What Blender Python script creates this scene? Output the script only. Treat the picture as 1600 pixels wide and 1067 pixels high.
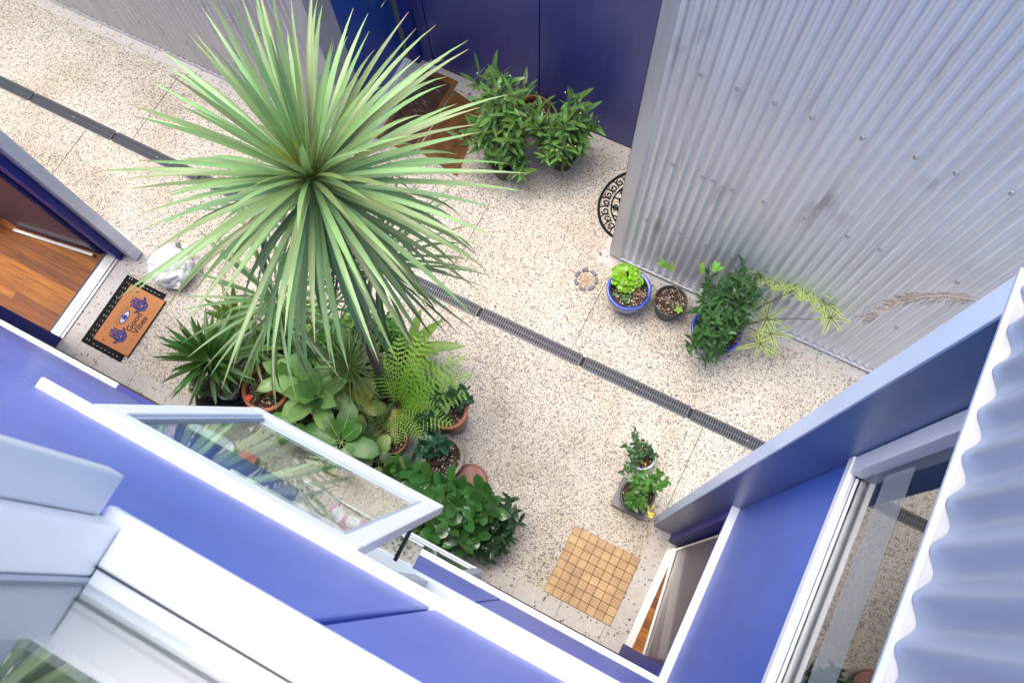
import bpy, bmesh, math, random
from mathutils import Vector, Matrix, noise
R = math.radians
random.seed(7)
for o in list(bpy.data.objects): bpy.data.objects.remove(o)
sc = bpy.context.scene
C = sc.collection
# ------------------------------------------------------------------ camera, world, sun, exposure
H = 7.0
cam = bpy.data.cameras.new('camera'); co = bpy.data.objects.new('camera', cam); C.objects.link(co)
RT = Vector((.8877702, .4592039, -.0315573)); UPV = Vector((-.42922085, .85066469, .3035441)); BK = Vector((.16623335, -.25593237, .95229465))
m = Matrix((RT, UPV, BK)).transposed().to_4x4(); m.translation = Vector((0, 0, H)); co.matrix_world = m
cam.sensor_width = 36; cam.lens = 27.9; cam.clip_start = .03; cam.clip_end = 200
cam.dof.use_dof = True; cam.dof.focus_distance = 6.0; cam.dof.aperture_fstop = 13
sc.camera = co
w = bpy.data.worlds.new("World"); sc.world = w; w.use_nodes = True
nt = w.node_tree; bg = nt.nodes['Background']
sky = nt.nodes.new('ShaderNodeTexSky'); sky.sky_type = 'NISHITA'; sky.sun_disc = False
SUN_EL, SUN_AZ = R(76), R(-75)      # azimuth measured from +Y towards +X
sky.sun_elevation = SUN_EL; sky.sun_rotation = SUN_AZ; sky.air_density = 1.0; sky.dust_density = 4.0; sky.ozone_density = .6
nt.links.new(sky.outputs[0], bg.inputs[0]); bg.inputs[1].default_value = .15
sl = bpy.data.lights.new('sun', 'SUN'); sl.energy = .95; sl.angle = R(45); sl.color = (1, .95, .88)
so = bpy.data.objects.new('sun', sl); C.objects.link(so)
sd = Vector((math.sin(SUN_AZ)*math.cos(SUN_EL), math.cos(SUN_AZ)*math.cos(SUN_EL), math.sin(SUN_EL)))
so.rotation_euler = sd.to_track_quat('Z', 'Y').to_euler()
sc.view_settings.view_transform = 'Standard'; sc.view_settings.look = 'None'; sc.view_settings.exposure = 1.62; sc.view_settings.gamma = 1
sc.render.engine = 'CYCLES'

# ------------------------------------------------------------------ survey helper: photo pixel -> point on the level z (metres)
def P(px, py, z=0.0):
    v = RT*(px-800) + UPV*(533.5-py) - BK*1239.9
    t = (z-H)/v.z
    return Vector((v.x*t, v.y*t, z))

# ------------------------------------------------------------------ materials
def mat(name, col, rough=.5, metal=0, spec=.5, coat=0, ns=0, nv=0, bump=0, bs=60, trans=0, sss=0, island=0, hue=0):
    M = bpy.data.materials.new(name); M.use_nodes = True; n = M.node_tree.nodes; L = M.node_tree.links
    b = n['Principled BSDF']; b.inputs['Roughness'].default_value = rough; b.inputs['Metallic'].default_value = metal
    b.inputs['Specular IOR Level'].default_value = spec; b.inputs['Coat Weight'].default_value = coat
    b.inputs['Base Color'].default_value = (*col, 1)
    if ns or island:
        tc = n.new('ShaderNodeTexCoord'); hs = n.new('ShaderNodeHueSaturation'); hs.inputs['Color'].default_value = (*col, 1)
        nz = n.new('ShaderNodeTexNoise'); nz.inputs['Scale'].default_value = ns or 5; nz.inputs['Detail'].default_value = 5
        L.new(tc.outputs['Object'], nz.inputs['Vector'])
        mr = n.new('ShaderNodeMapRange'); mr.inputs[1].default_value = .3; mr.inputs[2].default_value = .7
        mr.inputs[3].default_value = 1-nv; mr.inputs[4].default_value = 1+nv
        L.new(nz.outputs['Fac'], mr.inputs[0]); src = mr.outputs[0]
        if island:
            ge = n.new('ShaderNodeNewGeometry'); m2 = n.new('ShaderNodeMapRange'); m2.inputs[3].default_value = 1-island; m2.inputs[4].default_value = 1+island
            L.new(ge.outputs['Random Per Island'], m2.inputs[0])
            mu = n.new('ShaderNodeMath'); mu.operation = 'MULTIPLY'; L.new(src, mu.inputs[0]); L.new(m2.outputs[0], mu.inputs[1]); src = mu.outputs[0]
            m3 = n.new('ShaderNodeMapRange'); m3.inputs[3].default_value = .5-hue; m3.inputs[4].default_value = .5+hue
            L.new(ge.outputs['Random Per Island'], m3.inputs[0]); L.new(m3.outputs[0], hs.inputs['Hue'])
        L.new(src, hs.inputs['Value']); L.new(hs.outputs[0], b.inputs['Base Color'])
    if bump:
        tc = n.new('ShaderNodeTexCoord'); nz = n.new('ShaderNodeTexNoise'); nz.inputs['Scale'].default_value = bs; nz.inputs['Detail'].default_value = 4
        L.new(tc.outputs['Object'], nz.inputs['Vector']); bp = n.new('ShaderNodeBump'); bp.inputs['Strength'].default_value = bump; bp.inputs['Distance'].default_value = .01
        L.new(nz.outputs['Fac'], bp.inputs['Height']); L.new(bp.outputs[0], b.inputs['Normal'])
    if trans:
        tr = n.new('ShaderNodeBsdfTranslucent'); mx = n.new('ShaderNodeMixShader'); mx.inputs[0].default_value = trans
        src = b.inputs['Base Color'].links[0].from_socket if b.inputs['Base Color'].links else None
        tr.inputs[0].default_value = (*[min(1, c*1.3) for c in col], 1)
        if src: L.new(src, tr.inputs[0])
        L.new(b.outputs[0], mx.inputs[1]); L.new(tr.outputs[0], mx.inputs[2]); L.new(mx.outputs[0], n['Material Output'].inputs[0])
    return M
def ramp(n, stops, interp='LINEAR'):
    r = n.new('ShaderNodeValToRGB'); r.color_ramp.interpolation = interp
    while len(r.color_ramp.elements) < len(stops): r.color_ramp.elements.new(.5)
    for e, (p, c) in zip(r.color_ramp.elements, stops): e.position = p; e.color = (*c, 1)
    return r
def leaf_tips(M, base=(.30, .36, .08), tip=(.30, .20, .10), b0=.02, b1=.22, t0=.93, t1=1.0, bf=.5):
    # real colour of the blade: yellower at its foot, dry and brown at its point
    n = M.node_tree.nodes; L = M.node_tree.links; b = n['Principled BSDF']; src = b.inputs['Base Color'].links[0].from_socket
    at = n.new('ShaderNodeAttribute'); at.attribute_name = 'along'
    m1 = n.new('ShaderNodeMapRange'); m1.inputs[1].default_value = b0; m1.inputs[2].default_value = b1; m1.inputs[3].default_value = bf; m1.inputs[4].default_value = 0; L.new(at.outputs['Fac'], m1.inputs[0])
    x1 = n.new('ShaderNodeMix'); x1.data_type = 'RGBA'; L.new(m1.outputs[0], x1.inputs[0]); L.new(src, x1.inputs[6]); x1.inputs[7].default_value = (*base, 1)
    m2 = n.new('ShaderNodeMapRange'); m2.inputs[1].default_value = t0; m2.inputs[2].default_value = t1; L.new(at.outputs['Fac'], m2.inputs[0])
    x2 = n.new('ShaderNodeMix'); x2.data_type = 'RGBA'; L.new(m2.outputs[0], x2.inputs[0]); L.new(x1.outputs[2], x2.inputs[6]); x2.inputs[7].default_value = (*tip, 1)
    L.new(x2.outputs[2], b.inputs['Base Color'])
    for k in list(n):
        if k.type == 'BSDF_TRANSLUCENT': L.new(x2.outputs[2], k.inputs[0])
    return M
def leafmat(name, col, tr=.25, rough=.42, island=.35, hue=.02, spec=.5, nv=.15):
    M = mat(name, col, rough, spec=spec, ns=14, nv=nv, trans=tr, island=island, hue=hue)
    return leaf_tips(M, tuple(min(1, c*1.5+.02) for c in col), (.16, .12, .05), .0, .3, .9, 1.15, .6)

def aggregate_mat(name='aggregate'):
    M = bpy.data.materials.new(name); M.use_nodes = True; n = M.node_tree.nodes; L = M.node_tree.links; b = n['Principled BSDF']
    tc = n.new('ShaderNodeTexCoord')
    dn = n.new('ShaderNodeTexNoise'); dn.inputs['Scale'].default_value = 90; L.new(tc.outputs['Object'], dn.inputs['Vector'])
    ad = n.new('ShaderNodeVectorMath'); ad.operation = 'MULTIPLY_ADD'; ad.inputs[1].default_value = (.012, .012, .012)
    L.new(dn.outputs['Color'], ad.inputs[0]); L.new(tc.outputs['Object'], ad.inputs[2])
    v = n.new('ShaderNodeTexVoronoi'); v.inputs['Scale'].default_value = 100; v.inputs['Randomness'].default_value = 1
    L.new(ad.outputs[0], v.inputs['Vector'])
    sp = n.new('ShaderNodeSeparateColor'); L.new(v.outputs['Color'], sp.inputs[0])
    # large-scale variation in the share of dark stones
    big = n.new('ShaderNodeTexNoise'); big.inputs['Scale'].default_value = .9; big.inputs['Detail'].default_value = 3; L.new(tc.outputs['Object'], big.inputs['Vector'])
    sub = n.new('ShaderNodeMath'); sub.operation = 'MULTIPLY_ADD'; sub.inputs[1].default_value = .28; sub.inputs[2].default_value = -.14
    L.new(big.outputs['Fac'], sub.inputs[0])
    sm = n.new('ShaderNodeMath'); sm.operation = 'ADD'; L.new(sp.outputs[0], sm.inputs[0]); L.new(sub.outputs[0], sm.inputs[1])
    rp = ramp(n, [(0, (.095, .097, .10)), (.11, (.16, .155, .148)), (.20, (.29, .265, .225)), (.27, (.46, .41, .335)), (.45, (.575, .53, .45)), (.7, (.66, .615, .53)), (.94, (.50, .41, .30))], 'CONSTANT')
    L.new(sm.outputs[0], rp.inputs[0])
    # cement between the stones
    cem = n.new('ShaderNodeTexVoronoi'); cem.feature = 'DISTANCE_TO_EDGE'; cem.inputs['Scale'].default_value = 100; L.new(ad.outputs[0], cem.inputs['Vector'])
    cr = n.new('ShaderNodeMapRange'); cr.inputs[1].default_value = .0; cr.inputs[2].default_value = .10; L.new(cem.outputs[0], cr.inputs[0])
    mx = n.new('ShaderNodeMix'); mx.data_type = 'RGBA'; mx.inputs[6].default_value = (.58, .54, .47, 1)
    L.new(cr.outputs[0], mx.inputs[0]); L.new(rp.outputs[0], mx.inputs[7])
    st = n.new('ShaderNodeTexNoise'); st.inputs['Scale'].default_value = 1.7; st.inputs['Detail'].default_value = 6; L.new(tc.outputs['Object'], st.inputs['Vector'])
    sr = ramp(n, [(.30, (.78, .73, .66)), (.46, (.93, .91, .88)), (.60, (1, 1, 1))]); L.new(st.outputs['Fac'], sr.inputs[0])
    ml = n.new('ShaderNodeMix'); ml.data_type = 'RGBA'; ml.blend_type = 'MULTIPLY'; ml.inputs[0].default_value = 1
    L.new(mx.outputs[2], ml.inputs[6]); L.new(sr.outputs[0], ml.inputs[7]); L.new(ml.outputs[2], b.inputs['Base Color'])
    b.inputs['Roughness'].default_value = .75
    bp = n.new('ShaderNodeBump'); bp.inputs['Strength'].default_value = .35; bp.inputs['Distance'].default_value = .004; L.new(cr.outputs[0], bp.inputs['Height']); L.new(bp.outputs[0], b.inputs['Normal'])
    return M
def paver_mat():
    M = bpy.data.materials.new('terrazzo paver'); M.use_nodes = True; n = M.node_tree.nodes; L = M.node_tree.links; b = n['Principled BSDF']
    tc = n.new('ShaderNodeTexCoord'); v = n.new('ShaderNodeTexVoronoi'); v.inputs['Scale'].default_value = 70; L.new(tc.outputs['Object'], v.inputs['Vector'])
    sp = n.new('ShaderNodeSeparateColor'); L.new(v.outputs['Color'], sp.inputs[0])
    rp = ramp(n, [(0, (.10, .10, .10)), (.025, (.52, .49, .45)), (.5, (.56, .53, .49)), (.8, (.60, .57, .53))], 'CONSTANT'); L.new(sp.outputs[0], rp.inputs[0])
    nz = n.new('ShaderNodeTexNoise'); nz.inputs['Scale'].default_value = 3; nz.inputs['Detail'].default_value = 6; L.new(tc.outputs['Object'], nz.inputs['Vector'])
    sr = ramp(n, [(.3, (.86, .84, .82)), (.65, (1.0, 1.0, 1.0))]); L.new(nz.outputs['Fac'], sr.inputs[0])
    ml = n.new('ShaderNodeMix'); ml.data_type = 'RGBA'; ml.blend_type = 'MULTIPLY'; ml.inputs[0].default_value = 1
    L.new(rp.outputs[0], ml.inputs[6]); L.new(sr.outputs[0], ml.inputs[7]); L.new(ml.outputs[2], b.inputs['Base Color']); b.inputs['Roughness'].default_value = .7
    return M
def wood_mat():
    M = bpy.data.materials.new('timber boards'); M.use_nodes = True; n = M.node_tree.nodes; L = M.node_tree.links; b = n['Principled BSDF']
    tc = n.new('ShaderNodeTexCoord'); br = n.new('ShaderNodeTexBrick'); br.inputs['Scale'].default_value = 1; br.inputs['Brick Width'].default_value = 1.9; br.inputs['Row Height'].default_value = .085
    br.inputs['Mortar Size'].default_value = .0012; br.inputs['Mortar Smooth'].default_value = .2; br.offset = .37
    br.inputs['Color1'].default_value = (.36, .13, .014, 1); br.inputs['Color2'].default_value = (.14, .038, .006, 1); br.inputs['Mortar'].default_value = (.06, .02, .006, 1); br.inputs['Bias'].default_value = -.1
    L.new(tc.outputs['Object'], br.inputs['Vector'])
    mp = n.new('ShaderNodeMapping'); mp.inputs['Scale'].default_value = (3, 60, 1); L.new(tc.outputs['Object'], mp.inputs[0])
    nz = n.new('ShaderNodeTexNoise'); nz.inputs['Scale'].default_value = 1; nz.inputs['Detail'].default_value = 6; L.new(mp.outputs[0], nz.inputs['Vector'])
    sr = ramp(n, [(.3, (.55, .5, .45)), (.65, (1.25, 1.2, 1.1))]); L.new(nz.outputs['Fac'], sr.inputs[0])
    ml = n.new('ShaderNodeMix'); ml.data_type = 'RGBA'; ml.blend_type = 'MULTIPLY'; ml.inputs[0].default_value = 1
    L.new(br.outputs[0], ml.inputs[6]); L.new(sr.outputs[0], ml.inputs[7]); L.new(ml.outputs[2], b.inputs['Base Color']); b.inputs['Roughness'].default_value = .5; b.inputs['Specular IOR Level'].default_value = .3
    return M
def galv_mat(name, col, rough=.38, metal=.75, stain=.3):
    M = bpy.data.materials.new(name); M.use_nodes = True; n = M.node_tree.nodes; L = M.node_tree.links; b = n['Principled BSDF']
    tc = n.new('ShaderNodeTexCoord'); mp = n.new('ShaderNodeMapping'); mp.inputs['Scale'].default_value = (7, 7, .55); L.new(tc.outputs['Object'], mp.inputs[0])
    nz = n.new('ShaderNodeTexNoise'); nz.inputs['Scale'].default_value = 1; nz.inputs['Detail'].default_value = 7; nz.inputs['Roughness'].default_value = .6; L.new(mp.outputs[0], nz.inputs['Vector'])
    rp = ramp(n, [(.28, tuple(c*(1-stain) for c in col)), (.5, col), (.75, tuple(min(1, c*1.12) for c in col))]); L.new(nz.outputs['Fac'], rp.inputs[0])
    # scattered dark scuffs
    m2 = n.new('ShaderNodeMapping'); m2.inputs['Scale'].default_value = (2.6, 2.6, .8); m2.inputs['Rotation'].default_value = (0, .5, 0); L.new(tc.outputs['Object'], m2.inputs[0])
    n2 = n.new('ShaderNodeTexNoise'); n2.inputs['Scale'].default_value = 1.4; n2.inputs['Detail'].default_value = 9; n2.inputs['Distortion'].default_value = .2; L.new(m2.outputs[0], n2.inputs['Vector'])
    r2 = ramp(n, [(.62, (1, 1, 1)), (.76, (.45, .45, .45))]); L.new(n2.outputs['Fac'], r2.inputs[0])
    ml = n.new('ShaderNodeMix'); ml.data_type = 'RGBA'; ml.blend_type = 'MULTIPLY'; ml.inputs[0].default_value = .8
    L.new(rp.outputs[0], ml.inputs[6]); L.new(r2.outputs[0], ml.inputs[7]); L.new(ml.outputs[2], b.inputs['Base Color'])
    rr = n.new('ShaderNodeMapRange'); rr.inputs[3].default_value = rough-.08; rr.inputs[4].default_value = rough+.12; L.new(nz.outputs['Fac'], rr.inputs[0]); L.new(rr.outputs[0], b.inputs['Roughness'])
    b.inputs['Metallic'].default_value = metal
    return M
def panel_mat(name, col, rough=.22, spec=.6, coat=.5):
    M = mat(name, col, rough, spec=spec, coat=coat, ns=2.2, nv=.1); n = M.node_tree.nodes; L = M.node_tree.links; b = n['Principled BSDF']
    b.inputs['Coat Roughness'].default_value = .22
    tc2 = n.new('ShaderNodeTexCoord'); mp2 = n.new('ShaderNodeMapping'); mp2.inputs['Scale'].default_value = (14, 14, .7); L.new(tc2.outputs['Object'], mp2.inputs[0])
    nz2 = n.new('ShaderNodeTexNoise'); nz2.inputs['Scale'].default_value = 1; nz2.inputs['Detail'].default_value = 7; nz2.inputs['Roughness'].default_value = .65; L.new(mp2.outputs[0], nz2.inputs['Vector'])
    du = n.new('ShaderNodeMapRange'); du.inputs[1].default_value = .45; du.inputs[2].default_value = .8; du.inputs[3].default_value = 0; du.inputs[4].default_value = .10; L.new(nz2.outputs['Fac'], du.inputs[0])
    src = b.inputs['Base Color'].links[0].from_socket; dx = n.new('ShaderNodeMix'); dx.data_type = 'RGBA'; L.new(du.outputs[0], dx.inputs[0]); L.new(src, dx.inputs[6]); dx.inputs[7].default_value = (.28, .30, .36, 1); L.new(dx.outputs[2], b.inputs['Base Color'])
    rr2 = n.new('ShaderNodeMapRange'); rr2.inputs[3].default_value = rough-.06; rr2.inputs[4].default_value = rough+.16; L.new(nz2.outputs['Fac'], rr2.inputs[0]); L.new(rr2.outputs[0], b.inputs['Roughness'])
    tc = n.new('ShaderNodeTexCoord'); nz = n.new('ShaderNodeTexNoise'); nz.inputs['Scale'].default_value = 2.5; nz.inputs['Detail'].default_value = 1
    L.new(tc.outputs['Object'], nz.inputs['Vector']); bp = n.new('ShaderNodeBump'); bp.inputs['Strength'].default_value = .12; bp.inputs['Distance'].default_value = .02
    L.new(nz.outputs['Fac'], bp.inputs['Height']); L.new(bp.outputs[0], b.inputs['Normal']); L.new(bp.outputs[0], b.inputs['Coat Normal'])
    return M
def glass_mat(name, tint=(.86, .92, .92), ior=1.75):
    M = bpy.data.materials.new(name); M.use_nodes = True; n = M.node_tree.nodes; L = M.node_tree.links; n.remove(n['Principled BSDF'])
    t = n.new('ShaderNodeBsdfTransparent'); t.inputs[0].default_value = (*tint, 1)
    g = n.new('ShaderNodeBsdfGlossy'); g.inputs['Roughness'].default_value = .015; g.inputs[0].default_value = (1, 1, 1, 1)
    f = n.new('ShaderNodeFresnel'); ge = n.new('ShaderNodeNewGeometry'); mi = n.new('ShaderNodeMapRange')
    mi.inputs[3].default_value = ior; mi.inputs[4].default_value = 1/ior; L.new(ge.outputs['Backfacing'], mi.inputs[0]); L.new(mi.outputs[0], f.inputs[0])
    mx = n.new('ShaderNodeMixShader'); L.new(f.outputs[0], mx.inputs[0]); L.new(t.outputs[0], mx.inputs[1]); L.new(g.outputs[0], mx.inputs[2]); L.new(mx.outputs[0], n['Material Output'].inputs[0])
    return M
def soil_mat():
    M = bpy.data.materials.new('potting soil'); M.use_nodes = True; n = M.node_tree.nodes; L = M.node_tree.links; b = n['Principled BSDF']
    tc = n.new('ShaderNodeTexCoord'); v = n.new('ShaderNodeTexVoronoi'); v.inputs['Scale'].default_value = 95; L.new(tc.outputs['Object'], v.inputs['Vector'])
    sp = n.new('ShaderNodeSeparateColor'); L.new(v.outputs['Color'], sp.inputs[0])
    rp = ramp(n, [(0, (.035, .02, .013)), (.4, (.06, .035, .022)), (.7, (.10, .055, .03)), (.86, (.24, .17, .11)), (.93, (.62, .58, .5))], 'CONSTANT'); L.new(sp.outputs[0], rp.inputs[0]); L.new(rp.outputs[0], b.inputs['Base Color'])
    b.inputs['Roughness'].default_value = .95
    bp = n.new('ShaderNodeBump'); bp.inputs['Strength'].default_value = .9; bp.inputs['Distance'].default_value = .006; L.new(v.outputs['Distance'], bp.inputs['Height']); L.new(bp.outputs[0], b.inputs['Normal'])
    return M

AGG = aggregate_mat(); PAVE = paver_mat(); WOOD = wood_mat(); SOIL = soil_mat()
REFL_GRAVEL = AGG  # speckled bench surface stands in for gravel reflected in the window glass
WHITE = mat('white powder coat', (.86, .865, .875), .35, ns=3, nv=.04)
WHITE2 = mat('white aluminium sash', (.70, .73, .78), .3, ns=4, nv=.04)
SILVER = mat('silver grey aluminium', (.62, .68, .76), .38, metal=.2, ns=3, nv=.06)
STEEL = mat('brushed aluminium', (.48, .48, .47), .32, metal=.85, ns=30, nv=.10)
DARK = mat('black rubber', (.012, .013, .014), .85, spec=.15, bump=.3, bs=120)
GASKET = mat('dark gasket', (.03, .035, .05), .5)
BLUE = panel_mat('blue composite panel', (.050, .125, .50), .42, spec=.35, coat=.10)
BLUEF = panel_mat('pale lit blue cladding', (.105, .165, .60), .42, spec=.35, coat=.10)  # same paint as BLUE, with the front's brighter light put into the colour
BLUE2 = panel_mat('deep blue door panel', (.034, .044, .235), .4, coat=.3)
BLUE3 = panel_mat('bright blue door', (.008, .07, .36), .35, coat=.3)
NAVY = mat('navy painted frame', (.03, .042, .27), .5, spec=.3, coat=.0, ns=5, nv=.1)
GALV = galv_mat('galvanised corrugated steel', (.70, .73, .77), .33, .38, .12)
GALV2 = galv_mat('old corrugated steel', (.60, .595, .59), .5, .25, .12)
FLASH = galv_mat('flashing steel', (.60, .62, .65), .4, .5, .2)
GLASS = glass_mat('window glass', ior=1.9)
GLASS2 = glass_mat('tinted window glass', (.40, .46, .46), 3.4)
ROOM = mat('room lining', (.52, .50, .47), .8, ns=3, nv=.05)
ROOMD = mat('dim room lining', (.10, .08, .07), .8, ns=3, nv=.1)  # darker copy of the room lining, its colour stands in for a dim interior
GRATE = mat('charcoal drain grate', (.060, .070, .092), .42, ns=20, nv=.2)
CHAN = mat('drain channel', (.012, .012, .014), .8)
JOINT = mat('expansion joint', (.05, .048, .045), .8)

# ------------------------------------------------------------------ mesh helpers
def worigin(p):
    v = Vector((0, 0, 0))
    while p is not None: v += p.location; p = p.parent
    return v
class MB:
    def __init__(s): s.v = []; s.f = []; s.sm = []; s.t = {}
    def add(s, vs, fs, smooth=False):
        b = len(s.v); s.v += [Vector(v) for v in vs]; s.f += [tuple(b+i for i in f) for f in fs]; s.sm += [smooth]*len(fs); return s
    def box(s, x0, x1, y0, y1, z0, z1):
        return s.add([(x0,y0,z0),(x1,y0,z0),(x1,y1,z0),(x0,y1,z0),(x0,y0,z1),(x1,y0,z1),(x1,y1,z1),(x0,y1,z1)],
                     [(3,2,1,0),(4,5,6,7),(0,1,5,4),(1,2,6,5),(2,3,7,6),(3,0,4,7)])
    def obox(s, o, ax, ay, az):           # oriented box from corner o along three edge vectors
        o, ax, ay, az = Vector(o), Vector(ax), Vector(ay), Vector(az)
        return s.add([o, o+ax, o+ax+ay, o+ay, o+az, o+ax+az, o+ax+ay+az, o+ay+az],
                     [(3,2,1,0),(4,5,6,7),(0,1,5,4),(1,2,6,5),(2,3,7,6),(3,0,4,7)])
    def quad(s, a, b, c, d): return s.add([a, b, c, d], [(0, 1, 2, 3)])
    def prism(s, pts, z0, z1):
        n = len(pts); return s.add([(*p, z0) for p in pts]+[(*p, z1) for p in pts], [tuple(range(n))[::-1], tuple(range(n, 2*n))]+[(i, (i+1) % n, n+(i+1) % n, n+i) for i in range(n)])
    def tube(s, pts, rad, n=8, cap=True):
        pts = [Vector(p) for p in pts]; rs = rad if isinstance(rad, (list, tuple)) else [rad]*len(pts); b = len(s.v); prev = None
        for i, p in enumerate(pts):
            d = (pts[min(i+1, len(pts)-1)]-pts[max(i-1, 0)]).normalized()
            if prev is None: u = d.orthogonal().normalized()
            else: u = (prev - d*prev.dot(d)); u = u.normalized() if u.length > 1e-6 else d.orthogonal().normalized()
            prev = u; q = d.cross(u)
            for k in range(n): a = 2*math.pi*k/n; s.v.append(p+(u*math.cos(a)+q*math.sin(a))*rs[i])
        for i in range(len(pts)-1):
            for k in range(n): s.f.append((b+i*n+k, b+i*n+(k+1) % n, b+(i+1)*n+(k+1) % n, b+(i+1)*n+k)); s.sm.append(True)
        if cap:
            s.f.append(tuple(b+k for k in range(n))[::-1]); s.f.append(tuple(b+(len(pts)-1)*n+k for k in range(n))); s.sm += [False, False]
        return s
    def lathe(s, c, prof, n=40, close=False):
        b = len(s.v); c = Vector(c)
        for r, z in prof:
            for k in range(n): a = 2*math.pi*k/n; s.v.append(c+Vector((r*math.cos(a), r*math.sin(a), z)))
        for i in range(len(prof)-1):
            for k in range(n): s.f.append((b+i*n+k, b+i*n+(k+1) % n, b+(i+1)*n+(k+1) % n, b+(i+1)*n+k)); s.sm.append(True)
        if close:
            s.f.append(tuple(b+(len(prof)-1)*n+k for k in range(n))); s.sm.append(True)
        return s
    def leaf(s, base, az, el, ln, wd, droop=.6, n=5, fold=.25, shape='lance', twist=0, wave=0):
        """one leaf: a midrib that bends down, with a left and a right blade"""
        base = Vector(base); p = base.copy(); b = len(s.v); ca, sa = math.cos(az), math.sin(az)
        side0 = Vector((-sa, ca, 0)); st = ln/n
        for i in range(n+1):
            t = i/n; e = el-droop*(t**1.4); d = Vector((ca*math.cos(e), sa*math.cos(e), math.sin(e)))
            if i: p = p+d*st
            up = d.cross(side0)*-1 if False else side0.cross(d)*-1
            up = d.cross(side0)
            if twist: side = side0*math.cos(twist)+up*math.sin(twist)
            else: side = side0
            if shape == 'lance': wv = wd*(math.sin(math.pi*min(1, .12+.88*t))**.8)*(1 if t < 1 else 0)
            elif shape == 'strap': wv = wd*(.75+.5*t if t < .5 else 1.0-(t-.5)**1.5*2.75)*(1 if t < 1 else 0)
            elif shape == 'oval': wv = wd*math.sqrt(max(0, 1-(2*(t*.9+.05)-1)**2))*(1 if t < 1 else .1)
            elif shape == 'obov': wv = wd*(math.sin(math.pi*t**1.5)**.7 if 0 < t < 1 else (.15 if t == 0 else .05))
            else: wv = wd*(1-t)
            wv = max(wv, wd*.06)*.5
            upn = Vector((0, 0, 1))-d*d.z; upn = upn.normalized() if upn.length > .01 else Vector((-ca, -sa, 0))
            off = wave*math.sin(i*2.4+az*5)*wd
            k_ = len(s.v); s.t[k_] = s.t[k_+1] = s.t[k_+2] = t
            s.v += [p-side*wv+upn*(wv*fold+off), p.copy(), p+side*wv+upn*(wv*fold-off)]
        for i in range(n):
            a = b+3*i; s.f += [(a, a+1, a+4, a+3), (a+1, a+2, a+5, a+4)]; s.sm += [True, True]
        return p
    def build(s, name, M, parent=None, world=True):
        me = bpy.data.meshes.new(name); o = worigin(parent) if world else Vector((0, 0, 0))
        me.from_pydata([v-o for v in s.v], [], s.f); me.polygons.foreach_set('use_smooth', s.sm); me.materials.append(M); me.update()
        if s.t:
            at = me.attributes.new('along', 'FLOAT', 'POINT'); at.data.foreach_set('value', [s.t.get(i, .5) for i in range(len(s.v))])
        ob = bpy.data.objects.new(name, me); C.objects.link(ob); ob.parent = parent
        return ob
def tag(o, label, cat, group=None, kind=None):
    o['label'] = label; o['category'] = cat
    if group: o['group'] = group
    if kind: o['kind'] = kind
    return o
def struct(name, mb, M):
    o = mb.build(name, M); o['kind'] = 'structure'; return o
def thing(name, label, cat, loc, group=None):
    o = bpy.data.objects.new(name, None); o.empty_display_size = .1; C.objects.link(o); o.location = loc; return tag(o, label, cat, group)
def copy_tree(o, parent=None):
    c = o.copy(); C.objects.link(c); c.parent = parent
    for ch in list(o.children): copy_tree(ch, c)
    return c
def part(name, parent, M, *boxes):
    m_ = MB()
    for b in boxes: m_.box(*b)
    return m_.build(name, M, parent)
def bevel(o, wd=.004, seg=2):
    md = o.modifiers.new('bevel', 'BEVEL'); md.width = wd; md.segments = seg; md.limit_method = 'ANGLE'; return o
def text_mesh(body, size, M, parent, name, mw, ext=.0006):
    cu = bpy.data.curves.new(name, 'FONT'); cu.body = body; cu.size = size; cu.align_x = 'CENTER'; cu.align_y = 'CENTER'; cu.extrude = ext; cu.offset = size*.018
    t = bpy.data.objects.new(name, cu); C.objects.link(t); bpy.context.view_layer.update()
    me = bpy.data.meshes.new_from_object(t.evaluated_get(bpy.context.evaluated_depsgraph_get())); bpy.data.objects.remove(t)
    off = worigin(parent); me.transform(Matrix.Translation(-off) @ mw); me.materials.clear(); me.materials.append(M)
    o = bpy.data.objects.new(name, me); C.objects.link(o); o.parent = parent; return o

# ================================================================== SETTING
struct('ground', MB().box(-40, 40, -40, 40, -.5, -.03), mat('earth', (.2, .18, .15), .9, ns=2, nv=.2))
pv = MB().box(-16, 6, .05, 2.96, -.03, 0); pv.box(-3.45, -.88, 2.96, 4.05, -.03, 0)
struct('exposed_aggregate_paving', pv, AGG)
# expansion joints in the paving
jn = MB()
for x, y0, y1 in ((-.70, 2.06, 2.80), (.665, .98, 1.93), (-2.07, 2.07, 3.05), (-3.9, .1, 1.93), (-3.95, 2.07, 2.9), (-5.7, 2.07, 2.95), (-6.2, 1.1, 1.93)):
    jn.box(x-.003, x+.003, y0, y1, 0, .0015)
struct('paving_joints', jn, JOINT)
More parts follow.
